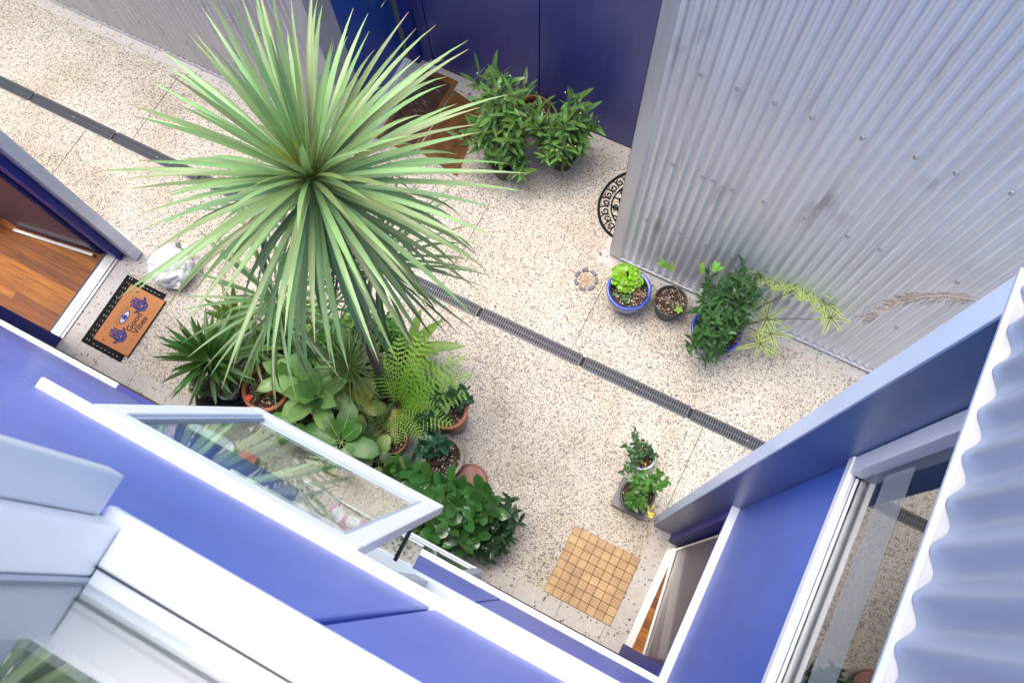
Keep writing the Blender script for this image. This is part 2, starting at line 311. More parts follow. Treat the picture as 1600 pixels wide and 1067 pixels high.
# stone borders: individual pavers with narrow joints
sb = MB()
def border_x(x0, x1, y0, y1, step, z1=.004, off=0):
    x = x0-off
    while x < x1:
        a, b = max(x0, x+.0018), min(x1, x+step-.0018)
        if b-a > .01: sb.box(a, b, y0, y1, -.03, z1)
        x += step
def border_y(x0, x1, y0, y1, step, z1=.004):
    y = y0
    while y < y1-.01:
        sb.box(x0, x1, y+.0018, min(y1, y+step)-.0018, -.03, z1); y += step
border_x(-4.85, .64, -.20, .05, .40, off=.15)
border_y(.642, .80, -.20, .05, .3); border_y(.642, .80, .05, .90, .30); sb.box(.62, .84, .902, 1.10, -.03, .004)
border_y(-5.03, -4.852, -.20, .90, .30); sb.box(-5.05, -4.64, .902, 1.12, -.03, .004)
border_x(-16, -3.43, 2.96, 3.10, .55); border_x(-.88, 6, 2.96, 3.10, .55)
border_y(-3.60, -3.45, 3.10, 4.05, .33); border_x(-3.60, -.79, 4.05, 4.22, .45); border_y(-.878, -.77, 3.10, 4.05, .33)
border_x(-16, -5.052, 1.06, 1.17, .55); border_x(.842, 6, 1.06, 1.16, .55)
struct('stone_border', sb, PAVE)
bed = MB().box(-16, 6, -.25, .05, -.04, -.012); bed.box(-3.62, -.7, 2.96, 4.25, -.045, -.012); struct('paving_bed', bed, JOINT)
# timber floors inside the two open doors
struct('timber_floor', MB().box(-9.0, -5.17, -2.5, .96, -.03, .03), WOOD)
struct('timber_floor', MB().box(.868, 3.2, -2.5, .96, -.03, .03), WOOD)

# ---------------- drain: channel + repeated grates
ch = MB().box(-16.2, 2.7, 1.953, 2.047, -.02, .0025); struct('drain_channel', ch, CHAN)
g0 = thing('drain_grate', 'x', 'drain grate', (0, 0, 0), 'grates of the long slot drain')
mg = MB(); GL = 1.052
mg.box(0, GL-.022, -.060, -.047, 0, .008); mg.box(0, GL-.022, .047, .060, 0, .008); mg.box(0, .01, -.047, .047, 0, .008); mg.box(GL-.032, GL-.022, -.047, .047, 0, .008)
frame_ = mg.build('frame', GRATE, g0)
mg = MB(); k = 0; x = .010
while x < GL-.045:
    mg.box(x+.0125, x+.0225, -.047, .047, .001, .0068); x += .0236
mg.box(.02, GL-.04, -.004, .004, 0, .0045)
mg.build('bars', GRATE, g0)
sw = MB(); sw.lathe((.5*GL, 0, .0062), [(.007, 0), (.007, .002), (.0, .002)], 12); sw.build('bolt', STEEL, g0)
xs = [-.528-.01+1.066*i for i in range(-14, 3)]
gl = {-1: 'grate just left of the paving joint, beside the palm pots', 0: 'charcoal grate in the middle of the paving between two small dark gaps', 1: 'charcoal grate running under the grey wall end at the right'}
g0.location = (xs[0], 2.0, .003)
names_far = ['drain grate entering the photo at its left edge', 'drain grate second from the left edge of the photo', 'drain grate third from the left edge, left of the palm leaves', 'drain grate where the first palm leaf tips cross it', 'drain grate mostly under the left palm leaves', 'drain grate hidden behind the palm crown', 'drain grate emerging from the right side of the palm']
allg = [g0]+[copy_tree(g0) for _ in xs[1:]]
vis = [i for i, x in enumerate(xs) if x+1.06 > -7.45]
for i, (o, x) in enumerate(zip(allg, xs)):
    o.location = (x, 2.0, .003)
    k = i-14
    if k in gl: o['label'] = 'charcoal drain '+gl[k] if not gl[k].startswith('charcoal') else gl[k]
for j, i in enumerate(vis):
    if 'x' == allg[i]['label']: allg[i]['label'] = 'charcoal '+names_far[min(j, 6)]
for i in range(len(xs)):
    if i not in vis: 
        for chd in list(allg[i].children): bpy.data.objects.remove(chd)
        bpy.data.objects.remove(allg[i])

# ---------------- corrugated walls
def corr(mb, axis, fixed, a0, a1, z0, z1, pitch=.1, amp=.012, n=8, sgn=-1, ph=0):
    N = max(2, int((a1-a0)/pitch*n)); zs = [z0, z1]; b = len(mb.v)
    for i in range(N+1):
        a = a0+(a1-a0)*i/N; off = sgn*amp*(1+math.cos(2*math.pi*(a-a0)/pitch+ph))
        for z in zs:
            mb.v.append(Vector((a, fixed+off, z)) if axis == 'x' else Vector((fixed+off, a, z)))
    for i in range(N):
        mb.f.append((b+2*i, b+2*i+2, b+2*i+3, b+2*i+1)); mb.sm.append(True)
    return mb
ZT = 4.5
# right-hand corrugated wall (front face y = 3.07, left end x = -.79)
cw = thing('corrugated_wall', 'tall silver corrugated steel wall behind the blue glazed pots', 'wall', (-.79, 3.07, 0))
corr(MB(), 'x', 3.088, -.69, 6.0, .075, ZT, sgn=-1, amp=.0125, pitch=.076).build('cladding', GALV, cw)
part('wall_body', cw, FLASH, (-.786, 6.0, 3.09, 6.5, .002, ZT+.02))
part('corner_flashing', cw, FLASH, (-.79, -.685, 3.060, 3.088, .05, ZT), (-.79, -.787, 3.06, 3.30, .05, ZT))
part('base_flashing', cw, FLASH, (-.79, 6.0, 3.072, 3.089, .004, .05), (-.684, 6.0, 3.052, 3.0885, .05, .062))
scr = None
def screw(mb_loc, parent, axis='y'):
    global scr
    if scr is None:
        s_ = MB(); s_.lathe((0, 0, 0), [(.018, 0), (.018, .005), (.010, .005), (.009, .014), (0, .015)], 10)
        scr = s_.build('screw', STEEL, None); scr.data.transform(Matrix.Rotation(R(90), 4, 'X')); o = scr
    else: o = scr.copy(); C.objects.link(o)
    o.parent = parent; o.location = Vector(mb_loc)-worigin(parent); return o
def wy(px, py, y):
    v = RT*(px-800)+UPV*(533.5-py)-BK*1239.9; t = y/v.y; return Vector((v.x*t, y, H+v.z*t))
for px, py in ((1100, 120), (1156, 141), (1216, 164), (1277, 188), (1357, 220), (1423, 243), (1488, 269), (1574, 300), (1101, 278), (1149, 299), (1200, 319), (1266, 345), (1317, 367), (1369, 388), (1491, 439),
               (1054.6, 258.7), (1107, 280), (1012, 345), (1066, 366), (1107.5, 386), (1149.5, 404), (1205, 428), (1351, 490), (1396, 510)):
    p = wy(px, py, 3.06)
    x = -.69+round((p.x+.69)/.076)*.076; screw((x, 3.0625, p.z), cw)
# top-left corrugated wall
cl = thing('corrugated_wall', 'older beige grey corrugated steel wall along the narrow path at top left', 'wall', (-3.6, 3.07, 0))
corr(MB(), 'x', 3.09, -16, -3.78, .07, ZT, sgn=-1, pitch=.076, amp=.010).build('cladding', GALV2, cl)
part('wall_body', cl, FLASH, (-16, -3.64, 3.095, 3.338, .002, ZT+.02), (-16, -3.72, 3.3385, 6.5, .002, ZT+.02))
part('corner_flashing', cl, mat('pale grey flashing', (.42, .45, .50), .4, metal=.3, ns=3, nv=.08), (-3.79, -3.59, 3.058, 3.093, .012, ZT), (-3.637, -3.59, 3.0932, 3.34, .012, ZT))
part('base_flashing', cl, FLASH, (-16, -3.79, 3.068, 3.094, .004, .06))
for i in range(14): screw((-3.98-.3*i, 3.0655, .45), cl)
for i in range(14): screw((-3.98-.3*i, 3.0655, 1.25), cl)

# alcove with blue doors (plane y = 4.2), side door on x = -3.62
al = thing('blue_panel_wall', 'deep blue panelled wall at the back of the entry recess behind the bamboo-leaved plants', 'wall', (-2.2, 4.2, 0))
bevel(part('panel', al, BLUE2, (-3.47, -3.344, 4.2, 4.23, .03, ZT)))
bevel(part('panel', al, BLUE2, (-3.334, -2.113, 4.2, 4.23, .03, ZT)))
bevel(part('panel', al, BLUE2, (-2.103, -.79, 4.2, 4.23, .03, ZT)))
part('backing', al, GASKET, (-3.64, -.7, 4.232, 4.4, .0045, ZT))
part('plinth', al, GASKET, (-3.6, -.79, 4.206, 4.231, .0045, .028))
bevel(part('door_jamb', al, NAVY, (-3.60, -3.475, 4.14, 4.228, .02, ZT)), .006)
sdr = thing('blue_door', 'bright blue entry door with a white threshold in the left side of the recess', 'door', (-3.62, 3.75, 0))
bevel(part('door_leaf', sdr, BLUE3, (-3.70, -3.645, 3.342, 4.13, .035, 2.4)))
part('threshold', sdr, WHITE, (-3.66, -3.575, 3.342, 4.135, .0045, .03))
part('threshold_groove', sdr, GASKET, (-3.60, -3.596, 3.345, 4.13, .0302, .0312))
part('head_panel', sdr, BLUE3, (-3.70, -3.648, 3.342, 4.13, 2.41, ZT))
h_ = MB(); h_.tube([(-3.645, 4.03, 1.02), (-3.60, 4.03, 1.02), (-3.60, 3.92, 1.02)], .009); h_.build('handle', STEEL, sdr)

# ---------------- left entry: wall end, jambs, open door
def wall_end(name, label, x, sgn, zt):
    o = thing(name, label, 'wall', (x, 1.0, 0)); return o
le = thing('house_wall', 'silver grey wall end and blue framed doorway beside the patterned doormat', 'wall', (-4.85, 1.01, 0))
bevel(part('end_cladding', le, SILVER, (-5.03, -4.848, .962, 1.062, .02, 5.2)), .003)
part('end_foot', le, GASKET, (-5.03, -4.86, .966, 1.058, .0045, .02))
part('side_wall', le, SILVER, (-16, -5.032, .99, 1.064, .0045, 5.2))
bevel(part('door_jamb', le, NAVY, (-5.17, -5.00, .892, .960, .0045, 5.2)), .004)
bevel(part('door_jamb', le, NAVY, (-5.16, -5.032, -.14, -.008, .0045, 5.2)), .004)
part('door_head', le, NAVY, (-5.15, -5.04, -.008, .892, 2.12, 5.2))
part('threshold', le, STEEL, (-5.145, -5.045, -.006, .890, .0045, .034)); part('threshold_nosing', le, STEEL, (-5.044, -5.018, -.006, .890, .0045, .022)); part('threshold_strip', le, GASKET, (-5.172, -5.146, -.006, .89, .0045, .031))
part('room_wall', le, ROOM, (-9.1, -9.0, -2.5, .98, -.02, 2.7), (-9.0, -5.2, -2.6, -2.5, -.02, 2.7), (-5.25, -5.172, -2.5, -.145, -.02, 2.7))
def rotdoor(parent, hinge, end, th, z0, z1, M, side):
    h, e = Vector(hinge), Vector(end); d = (e-h); n_ = Vector((-d.y, d.x, 0)).normalized()*th*side
    m_ = MB().obox((h.x, h.y, z0), (d.x, d.y, 0), n_, (0, 0, z1-z0)); return bevel(m_.build('door', M, parent), .003), d, n_
PLUM = mat('dark blue door face', (.060, .042, .085), .45, spec=.3, coat=.08, ns=3, nv=.2)
d1, dd, nn = rotdoor(le, (-5.21, .855), (-6.12, .715), .045, .035, 2.1, PLUM, -1)
d1['label'] = 'dark open door leaf standing inside the room'
m_ = MB().obox(Vector((-5.23, .79, .035))-nn*-.2, (dd.x*.96, dd.y*.96, 0), (nn*.6), (0, 0, .045)); m_.build('weather_strip', STEEL, d1)
m_ = MB().obox((-5.19, .862, .036), (-.94, .006, 0), (0, .02, 0), (0, 0, 2.06)); m_.build('door_edge', NAVY, d1)
for z in (.28, 1.02): 
    m_ = MB().box(-5.262, -5.205, .862, .885, z-.05, z+.05); m_.tube([(-5.205, .872, z-.052), (-5.205, .872, z+.052)], .012); m_.build('hinge', STEEL, d1)
ch_ = thing('stool', 'dark stool with pale metal edge just inside the open timber-floored doorway', 'stool', (-6.42, .62, .03))
m_ = MB().lathe((-6.47, .64, .4), [(0, 0), (.15, 0), (.16, .015), (.16, .035), (.14, .045), (0, .047)], 24); m_.build('seat', DARK, ch_)
for a in range(4):
    m_ = MB(); an = a*math.pi/2+.6; m_.tube([(-6.47+.1*math.cos(an), .64+.1*math.sin(an), .41), (-6.47+.17*math.cos(an), .64+.17*math.sin(an), .03)], .009); m_.build('leg', STEEL, ch_)

# ---------------- right entry and right-hand facade (plane x = .82)
re_ = thing('house_wall', 'blue side wall with silver wall end, open door, tall window and corrugated cladding above', 'wall', (.82, .5, 0))
ENDC = mat('blue grey wall end', (.55, .66, .84), .4, metal=.15, coat=.1, ns=3, nv=.06)
bevel(part('end_cladding', re_, ENDC, (.62, 2.8, .962, 1.062, .0045, 5.385)), .003)
FINF = panel_mat('grey blue fin face', (.085, .155, .30), .36, coat=.2)
part('fin_face', re_, FINF, (.624, .824, .956, .9615, .006, 5.384))
bevel(part('door_jamb', re_, NAVY, (.79, .95, .890, .9555, .0045, 2.12)), .004)
bevel(part('door_jamb', re_, NAVY, (.79, .95, -.14, -.02, .0045, 2.12)), .004)
part('door_head', re_, NAVY, (.80, .95, -.14, .9555, 2.12, 2.28))
part('head_flashing', re_, WHITE2, (.776, .95, -.13, .955, 2.285, 2.30))
bevel(part('blue_panel', re_, BLUE, (.822, .86, -.14, .955, 2.304, 4.045)), .003)
part('threshold', re_, STEEL, (.80, .866, -.018, .888, .0045, .034))
d2, dd2, nn2 = rotdoor(re_, (.875, .862), (.985, -.09), .045, .035, 2.1, PLUM, 1)
d2['label'] = 'dark plum door leaf standing ajar'
m_ = MB().obox(Vector((.875, .862, .035))-nn2*.1, (dd2.x, dd2.y, 0), (-nn2*.45), (0, 0, .05)); m_.build('weather_strip', STEEL, d2)
m_ = MB().obox(Vector((.872, .862, .09))-nn2*.02, Vector((.006, -.012, 0)), (-nn2*.2), (0, 0, 2.0)); m_.build('door_edge', STEEL, d2)
# window in the right facade
wr = part('window', re_, WHITE2, (.800, .838, -.14, .953, 4.05, 4.075), (.800, .8215, -.14, .953, 4.075, 4.10))
bevel(wr, .003)
bevel(part('sill', wr, SILVER, (.8385, .849, -.14, .884, 4.0755, 4.088)), .002)
bevel(part('jamb', wr, WHITE2, (.806, .858, .885, .951, 4.101, 5.40)), .003)
part('gasket', wr, GASKET, (.8492, .8505, -.14, .884, 4.0755, 4.086))
part('pane', wr, GLASS2, (.852, .856, -.14, .884, 4.08, 5.40))
FR = bpy.data.materials.new('pale translucent film'); FR.use_nodes = True; n_f = FR.node_tree.nodes; n_f['Principled BSDF'].inputs['Base Color'].default_value = (.62, .70, .74, 1); n_f['Principled BSDF'].inputs['Roughness'].default_value = .4
t_f = n_f.new('ShaderNodeBsdfTransparent'); x_f = n_f.new('ShaderNodeMixShader'); x_f.inputs[0].default_value = .16; FR.node_tree.links.new(t_f.outputs[0], x_f.inputs[1]); FR.node_tree.links.new(n_f['Principled BSDF'].outputs[0], x_f.inputs[2]); FR.node_tree.links.new(x_f.outputs[0], n_f['Material Output'].inputs[0])
part('pale_band', wr, FR, (.8508, .8514, -.14, .86, 4.33, 4.55))  # thin pale band, mostly see-through, just outside the pane
# corrugated cladding above
part('cladding_flashing', re_, mat('grey flashing rail', (.36, .43, .56), .4, ns=4, nv=.08), (.617, .6305, -.16, 1.07, 5.386, 5.396))
part('cladding_lip', re_, mat('pale lip', (.34, .355, .38), .5, ns=12, nv=.15), (.6308, .672, -.16, 1.07, 5.386, 5.3925))
corr(MB(), 'y', .655, -.16, 1.07, 5.394, 6.6, pitch=.1, amp=.0115, n=14, sgn=-1, ph=1.0).build('cladding', galv_mat('near cladding', (.30, .36, .48), .40, .30, .12), re_)
part('cladding_backing', re_, ROOM, (.66, .70, -.16, 1.07, 5.40, 6.6))
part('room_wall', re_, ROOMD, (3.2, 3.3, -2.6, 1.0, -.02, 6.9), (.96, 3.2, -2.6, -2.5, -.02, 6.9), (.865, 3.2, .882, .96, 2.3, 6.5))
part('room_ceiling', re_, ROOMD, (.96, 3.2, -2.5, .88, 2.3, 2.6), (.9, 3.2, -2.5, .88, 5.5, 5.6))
part('house_shell', re_, SILVER, (2.81, 6, .96, 1.06, .0045, 6.0))

# ---------------- front facade (plane y = -.115), the wall the picture is taken from
ff = thing('house_facade', 'blue panelled house front with three storeys of white framed awning windows', 'building', (-1.5, -.115, 0))
Y0, Y1 = -.150, -.115
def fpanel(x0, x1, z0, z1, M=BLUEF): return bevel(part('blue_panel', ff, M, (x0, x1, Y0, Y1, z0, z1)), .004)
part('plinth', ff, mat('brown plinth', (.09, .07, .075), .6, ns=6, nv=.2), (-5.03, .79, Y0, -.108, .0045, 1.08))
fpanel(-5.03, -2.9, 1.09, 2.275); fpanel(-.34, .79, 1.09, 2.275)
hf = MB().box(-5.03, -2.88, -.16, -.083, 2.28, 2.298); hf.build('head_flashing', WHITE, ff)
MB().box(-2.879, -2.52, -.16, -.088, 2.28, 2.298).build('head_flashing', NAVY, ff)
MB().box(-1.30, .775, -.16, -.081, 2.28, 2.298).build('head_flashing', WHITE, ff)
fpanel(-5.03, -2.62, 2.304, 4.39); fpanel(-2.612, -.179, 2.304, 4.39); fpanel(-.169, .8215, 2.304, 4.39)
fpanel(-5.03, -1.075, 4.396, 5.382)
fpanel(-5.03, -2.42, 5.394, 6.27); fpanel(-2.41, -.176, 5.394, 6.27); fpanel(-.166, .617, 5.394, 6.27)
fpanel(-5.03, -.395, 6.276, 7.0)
part('panel_backing', ff, GASKET, (-5.03, .79, -.19, -.152, 2.30, 4.385), (-5.03, -1.08, -.19, -.152, 4.385, 6.28), (-1.08, .64, -.19, -.152, 5.40, 6.27), (-5.03, -.40, -.19, -.152, 6.28, 6.98), (-5.03, -2.9, -.19, -.152, .01, 2.30), (-.34, .79, -.19, -.152, .01, 2.30))
part('room_wall', ff, ROOM, (-5.0, .9, -2.6, -2.5, 2.3, 6.5), (-5.03, -4.9, -2.5, -.2, 2.3, 6.5))
part('floor_slab', ff, ROOM, (-4.9, .9, -2.5, -.2, 2.35, 2.60), (-4.9, .9, -2.5, -.2, 5.45, 5.62))
part('upper_floor', ff, WOOD, (-4.9, .9, -2.5, -.2, 5.622, 5.64))
part('ground_room_wall', ff, ROOM, (-5.0, .78, -2.5, -2.4, .0, 2.34))
# storey 2 window
w2 = part('window', ff, WHITE2, (-1.072, .822, -.152, -.110, 4.394, 4.43))
bevel(w2, .003)
part('sill', w2, WHITE, (-1.05, .82, -.235, -.1525, 4.40, 4.428))
bevel(part('head', w2, WHITE, (-1.145, .618, -.15, -.091, 5.372, 5.392)), .004)
bevel(part('jamb', w2, WHITE2, (-1.073, -1.043, -.151, -.118, 4.431, 5.371)), .002)
bevel(part('mullion', w2, WHITE2, (-.362, -.322, -.151, -.120, 4.431, 5.371)), .002)
part('gasket', w2, GASKET, (-.32, .82, -.1535, -.1505, 4.4305, 4.44))
part('pane', w2, GLASS, (-.32, .82, -.148, -.144, 4.431, 5.371))
# open awning sash
def sash(parent, x0, x1, hinge, foot, fr=.05, th=.03, M=WHITE2, gl=GLASS, name='open_sash'):
    hy, hz = hinge; fy, fz = foot; d = Vector((0, fy-hy, fz-hz)); L_ = d.length; d.normalize(); n_ = Vector((0, -d.z, d.y)).normalized()   # outward normal
    if n_.y < 0: n_ = -n_
    m_ = MB()
    def bar(xa, xb, la, lb, t0=0, t1=None):
        t1 = th if t1 is None else t1
        o = Vector((xa, hy, hz))+d*la-n_*t1; m_.obox(o, (xb-xa, 0, 0), d*(lb-la), n_*(t1-t0))
    bar(x0, x1, 0, fr); bar(x0, x1, L_-fr, L_); bar(x0, x0+fr, fr+.0004, L_-fr-.0004); bar(x1-fr, x1, fr+.0004, L_-fr-.0004)
    s_ = bevel(m_.build(name, M, parent), .004)
    m_ = MB(); b = .014
    bar(x0+fr+.0004, x1-fr-.0004, fr+.0004, fr+b, .008, .024); bar(x0+fr+.0004, x1-fr-.0004, L_-fr-b, L_-fr-.0004, .008, .024)
    bar(x0+fr+.0004, x0+fr+b, fr+b+.0004, L_-fr-b-.0004, .008, .024); bar(x1-fr-b, x1-fr-.0004, fr+b+.0004, L_-fr-b-.0004, .008, .024)
    m_.build('glazing_bead', mat('grey bead', (.34, .40, .50), .4), s_)
    m_ = MB(); o1 = Vector((x0+fr+.0006, hy, hz))+d*(fr+.0006)-n_*.019
    m_.obox(o1, (x1-x0-2*fr-.0012, 0, 0), d*(L_-2*fr-.0012), n_*.004); m_.build('pane', gl, s_)
    return s_, d, n_
s2, d_, n_ = sash(w2, -1.043, -.367, (-.090, 5.335), (.098, 4.57))
for xx in (-.385,):
    m_ = MB().tube([(xx, -.10, 4.78), (xx, .035, 4.80)], .006, 6); m_.build('stay', GASKET, s2)
m_ = MB().box(-1.045, -.365, -.118, -.093, 5.342, 5.362); m_.build('hinge_rail', GASKET, w2)
part('reveal_panel', w2, mat('pale blue reveal', (.42, .50, .60), .4, ns=3, nv=.1), (-1.04, -.325, -.30, -.236, 4.35, 4.40))
# ground-floor window with an added bench that imitates the gravel reflection
w1 = part('window', ff, WHITE2, (-2.9, -.34, -.16, -.112, 1.085, 1.12))
part('bench', w1, REFL_GRAVEL, (-2.9, -.34, -.75, -.08, 1.125, 1.150))
part('jamb', w1, WHITE2, (-.372, -.341, -.15, -.116, 1.121, 2.275)); part('jamb', w1, WHITE2, (-2.899, -2.87, -.15, -.116, 1.121, 2.275))
part('mullion', w1, WHITE2, (-1.26, -1.22, -.15, -.118, 1.121, 2.275))
s1, _, _ = sash(w1, -1.20, -.400, (-.086, 2.262), (-.034, 1.30), fr=.055, th=.035)
m_ = MB().box(-1.195, -.405, -.116, -.088, 2.262, 2.276); m_.build('hinge_rail', GASKET, w1)
# storey 3 window
w3 = part('window', ff, WHITE, (-.378, .615, -.153, -.108, 6.275, 6.289)); bevel(w3, .003)
bevel(part('sill', w3, WHITE, (-.352, .615, -.1555, -.119, 6.2895, 6.296)), .003)
bevel(part('bottom_rail', w3, WHITE, (-.352, .615, -.180, -.1562, 6.283, 6.293)), .002)
part('gasket', w3, GASKET, (-.352, .615, -.1567, -.1545, 6.2962, 6.2972))
bevel(part('jamb', w3, WHITE, (-.380, -.353, -.166, -.119, 6.2895, 7.0)), .003)
part('inner_jamb', w3, mat('grey inner jamb', (.50, .53, .60), .5), (-.372, -.352, -.185, -.1668, 6.2895, 7.0))
part('inner_wall', w3, mat('grey inner wall', (.42, .42, .43), .6, ns=5, nv=.12), (-.39, -.3735, -1.3, -.1875, 5.65, 7.0)); part('inner_sill', w3, mat('inner sill', (.11, .10, .085), .6, ns=6, nv=.15), (-.372, .615, -.40, -.1815, 6.235, 6.255)); part('pane', w3, glass_mat('near glass', (.8,.84,.82), 2.6), (-.352, .615, -.1745, -.1705, 6.2935, 7.0))
bevel(part('side_blade', w3, mat('grey side blade', (.58, .62, .70), .45, ns=3, nv=.03), (-.393, -.372, -.1185, -.079, 6.300, 7.0)), .003)

# ================================================================== MATS AND SMALL THINGS
def rect_mat(p0, ex, ey, lx, ly, z0, z1): return MB().obox((p0[0], p0[1], z0), (ex[0]*lx, ex[1]*lx, 0), (ey[0]*ly, ey[1]*ly, 0), (0, 0, z1-z0))
# rubber-edged coir doormat
dm = thing('doormat', 'orange coir doormat with blue hands, an eye and the words Good Vibes on black rubber', 'doormat', (-4.6, .43, .0045))
m_ = MB()
bx0, bx1, by0, by1 = -4.852, -4.392, .052, .805
m_.box(bx0, bx1, by0, by1, .0045, .009)
m_.build('rubber_base', DARK, dm)
m_ = MB(); random.seed(3)
y = by0+.012
while y < by1-.03:
    for x0_, x1_ in ((bx0+.012, bx0+.036), (bx0+.043, bx0+.066), (bx0+.072, bx0+.092)):
        m_.box(x0_, x1_, y, y+.018+.01*random.random(), .0091, .0125)
    y += .034
x = bx0+.10
while x < bx1-.03:
    for yy in (by0+.012, by0+.040, by1-.058, by1-.030): m_.box(x, x+.022, yy, yy+.014, .0091, .0125)
    x += .033
m_.build('rubber_tread', DARK, dm)
m_ = MB(); random.seed(4)
y = by0+.03
for i in range(14):
    yy = by0+.035+i*.053
    for dx in (.066, .040): m_.box(bx0+dx, bx0+dx+.006, yy, yy+.02, .0092, .0105)
for i in range(7):
    xx = bx0+.12+i*.045
    for yy in (by0+.030, by1-.036): m_.box(xx, xx+.018, yy, yy+.005, .0092, .0105)
m_.build('tread_gaps', mat('pale grit in tread', (.50, .50, .42), .8), dm)
COIR = mat('orange coir', (.50, .21, .08), .9, ns=260, nv=.25, bump=.5, bs=300)
cx0, cx1, cy0, cy1 = -4.752, -4.352, .128, .742
m_ = MB().box(cx0, cx1, cy0, cy1, .0128, .024); coir = m_.build('coir_pad', COIR, dm)
MB().box(cx0-.006, cx1+.006, cy0-.006, cy1+.006, .0126, .0150).build('pad_edge', DARK, dm)
INK = mat('navy mat ink', (.035, .028, .12), .9, ns=80, nv=.2); INK2 = mat('pale blue mat ink', (.20, .24, .55), .9); INKB = mat('black mat ink', (.02, .015, .02), .9); INKO = mat('orange motif ink', (.55, .28, .12), .9); INKW = mat('light eye ink', (.55, .5, .6), .9)
ccx, ccy = (cx0+cx1)/2, (cy0+cy1)/2
def mpt(u, v): return (ccx-v, ccy+u)                 # u along the long side, v 'up' in the print (towards the door)
def flat(mb, pts, z, h=.0004): mb.prism([mpt(u, v) for u, v in pts], z, z+h)
def ell(cu, cv, ru, rv, n=24, a0=0): return [(cu+ru*math.cos(2*math.pi*k/n+a0), cv+rv*math.sin(2*math.pi*k/n+a0)) for k in range(n)]
for sgn, cu in ((1, .165), (-1, -.175)):
    h1 = MB(); z = .0241
    flat(h1, [(cu+a, b) for a, b in ((-.052, -.052), (-.03, -.082), (.03, -.082), (.052, -.052), (.058, -.01), (.05, .02), (-.05, .02), (-.058, -.01))], z)
    for k, (fx, fl) in enumerate(((-.036, .075), (-.012, .092), (.013, .095), (.037, .08))):
        flat(h1, [(cu+fx-.0105, .021), (cu+fx+.0105, .021), (cu+fx+.0095, fl), (cu+fx, fl+.010), (cu+fx-.0095, fl)], z)
    for sg in (-1, 1):
        flat(h1, [(cu+sg*a, b) for a, b in (((.056, -.045), (.082, -.02), (.094, .012), (.082, .008), (.060, -.008)) if sg > 0 else ((.060, -.008), (.082, .008), (.094, .012), (.082, -.02), (.056, -.045)))], z)
    h1.build('hand_print', INK, dm)
    h2 = MB(); z = .0246
    random.seed(8)
    for q in range(34):
        a, b = random.uniform(-.048, .048), random.uniform(-.072, .085)
        if b > .02: a = random.choice((-.036, -.012, .013, .037))+random.uniform(-.004, .004)
        flat(h2, ell(cu+a, b, .0035, .0035, 6), z)
    h2.build('hand_pattern', INK2, dm)
    h3 = MB(); flat(h3, ell(cu, -.03, .012, .007, 12), z+.0004); flat(h3, ell(cu-.02, .0, .005, .005, 8), z+.0004); flat(h3, ell(cu+.02, -.055, .004, .004, 8), z+.0004); h3.build('hand_motif', INKO, dm)
ev = .055; e_ = MB(); z = .0241
e_.prism([mpt(.075*math.cos(t)*(1 if abs(math.cos(t)) < 1 else 1), ev+.036*math.sin(t)) for t in [2*math.pi*k/32 for k in range(32)]], z, z+.0004); e_.build('eye_outline', INK, dm)
e_ = MB(); flat(e_, ell(0, ev, .064, .027), .0246); e_.build('eye_white', INKW, dm)
e_ = MB(); flat(e_, ell(0, ev, .027, .027), .0251); e_.build('iris', mat('iris ink', (.06, .10, .42), .9), dm)
e_ = MB(); flat(e_, ell(0, ev, .011, .011), .0256); flat(e_, ell(.004, ev+.004, .003, .003, 8), .0262); e_.build('pupil', INKB, dm)
e_ = MB()
for k in range(19):
    t = R(15+k*150/18); l0, l1 = 1.18, (1.55 if k % 2 else 1.85)
    a = (.075*math.cos(t)*l0, ev+.036*math.sin(t)*l0+.004); b = (.075*math.cos(t)*l1*.93, ev+.046*math.sin(t)*l1)
    n2 = Vector((-(b[1]-a[1]), b[0]-a[0])).normalized()*.0012
    flat(e_, [(a[0]+n2.x, a[1]+n2.y), (a[0]-n2.x, a[1]-n2.y), (b[0]-n2.x, b[1]-n2.y), (b[0]+n2.x, b[1]+n2.y)], z)
random.seed(5)
for k in range(16):
    u, v = random.choice((-1, 1))*random.uniform(.09, .29), random.choice((random.uniform(.11, .17), random.uniform(-.17, -.12)))
    flat(e_, ell(u, v, .005, .005, 8), z)
for cu in (.27, -.27):
    for k in range(6):
        t0, t1 = R(40+k*40), R(40+(k+1)*40)
        flat(e_, [(cu+.014*math.cos(t0), .1+.014*math.sin(t0)), (cu+.014*math.cos(t1), .1+.014*math.sin(t1)), (cu+.005+.009*math.cos(t1), .1+.009*math.sin(t1)), (cu+.005+.009*math.cos(t0), .1+.009*math.sin(t0))][::1], z)
e_.build('small_motifs', INKB, dm)
mw = Matrix.Translation((ccx+.055, ccy, .0243)) @ Matrix.Rotation(R(90), 4, 'Z')
text_mesh('Good', .085, INKB, dm, 'lettering', mw); text_mesh('Vibes', .085, INKB, dm, 'lettering', Matrix.Translation((ccx+.125, ccy, .0243)) @ Matrix.Rotation(R(90), 4, 'Z'))

# square timber-tile mat at the right-hand door
tm = thing('tile_mat', 'square tan mat of small timber tiles with black lines', 'mat', (.33, .35, 0))
MB().box(.022, .640, .050, .655, .0045, .012).build('base', DARK, tm)
m_ = MB(); nx, ny = 8, 8
random.seed(2)
for i in range(nx):
    for j in range(ny):
        a = .0225+i*.6170/nx; b = .0505+j*.604/ny; e = .0018
        m_.box(a+e, a+.617/nx-e, b+e, b+.604/ny-e, .0122, .019+random.uniform(0, .0004))
TILE = mat('tan timber tile', (.47, .31, .155), .7, ns=9, nv=.16, island=.10, hue=.006); bevel(m_.build('tiles', TILE, tm), .0015, 1)

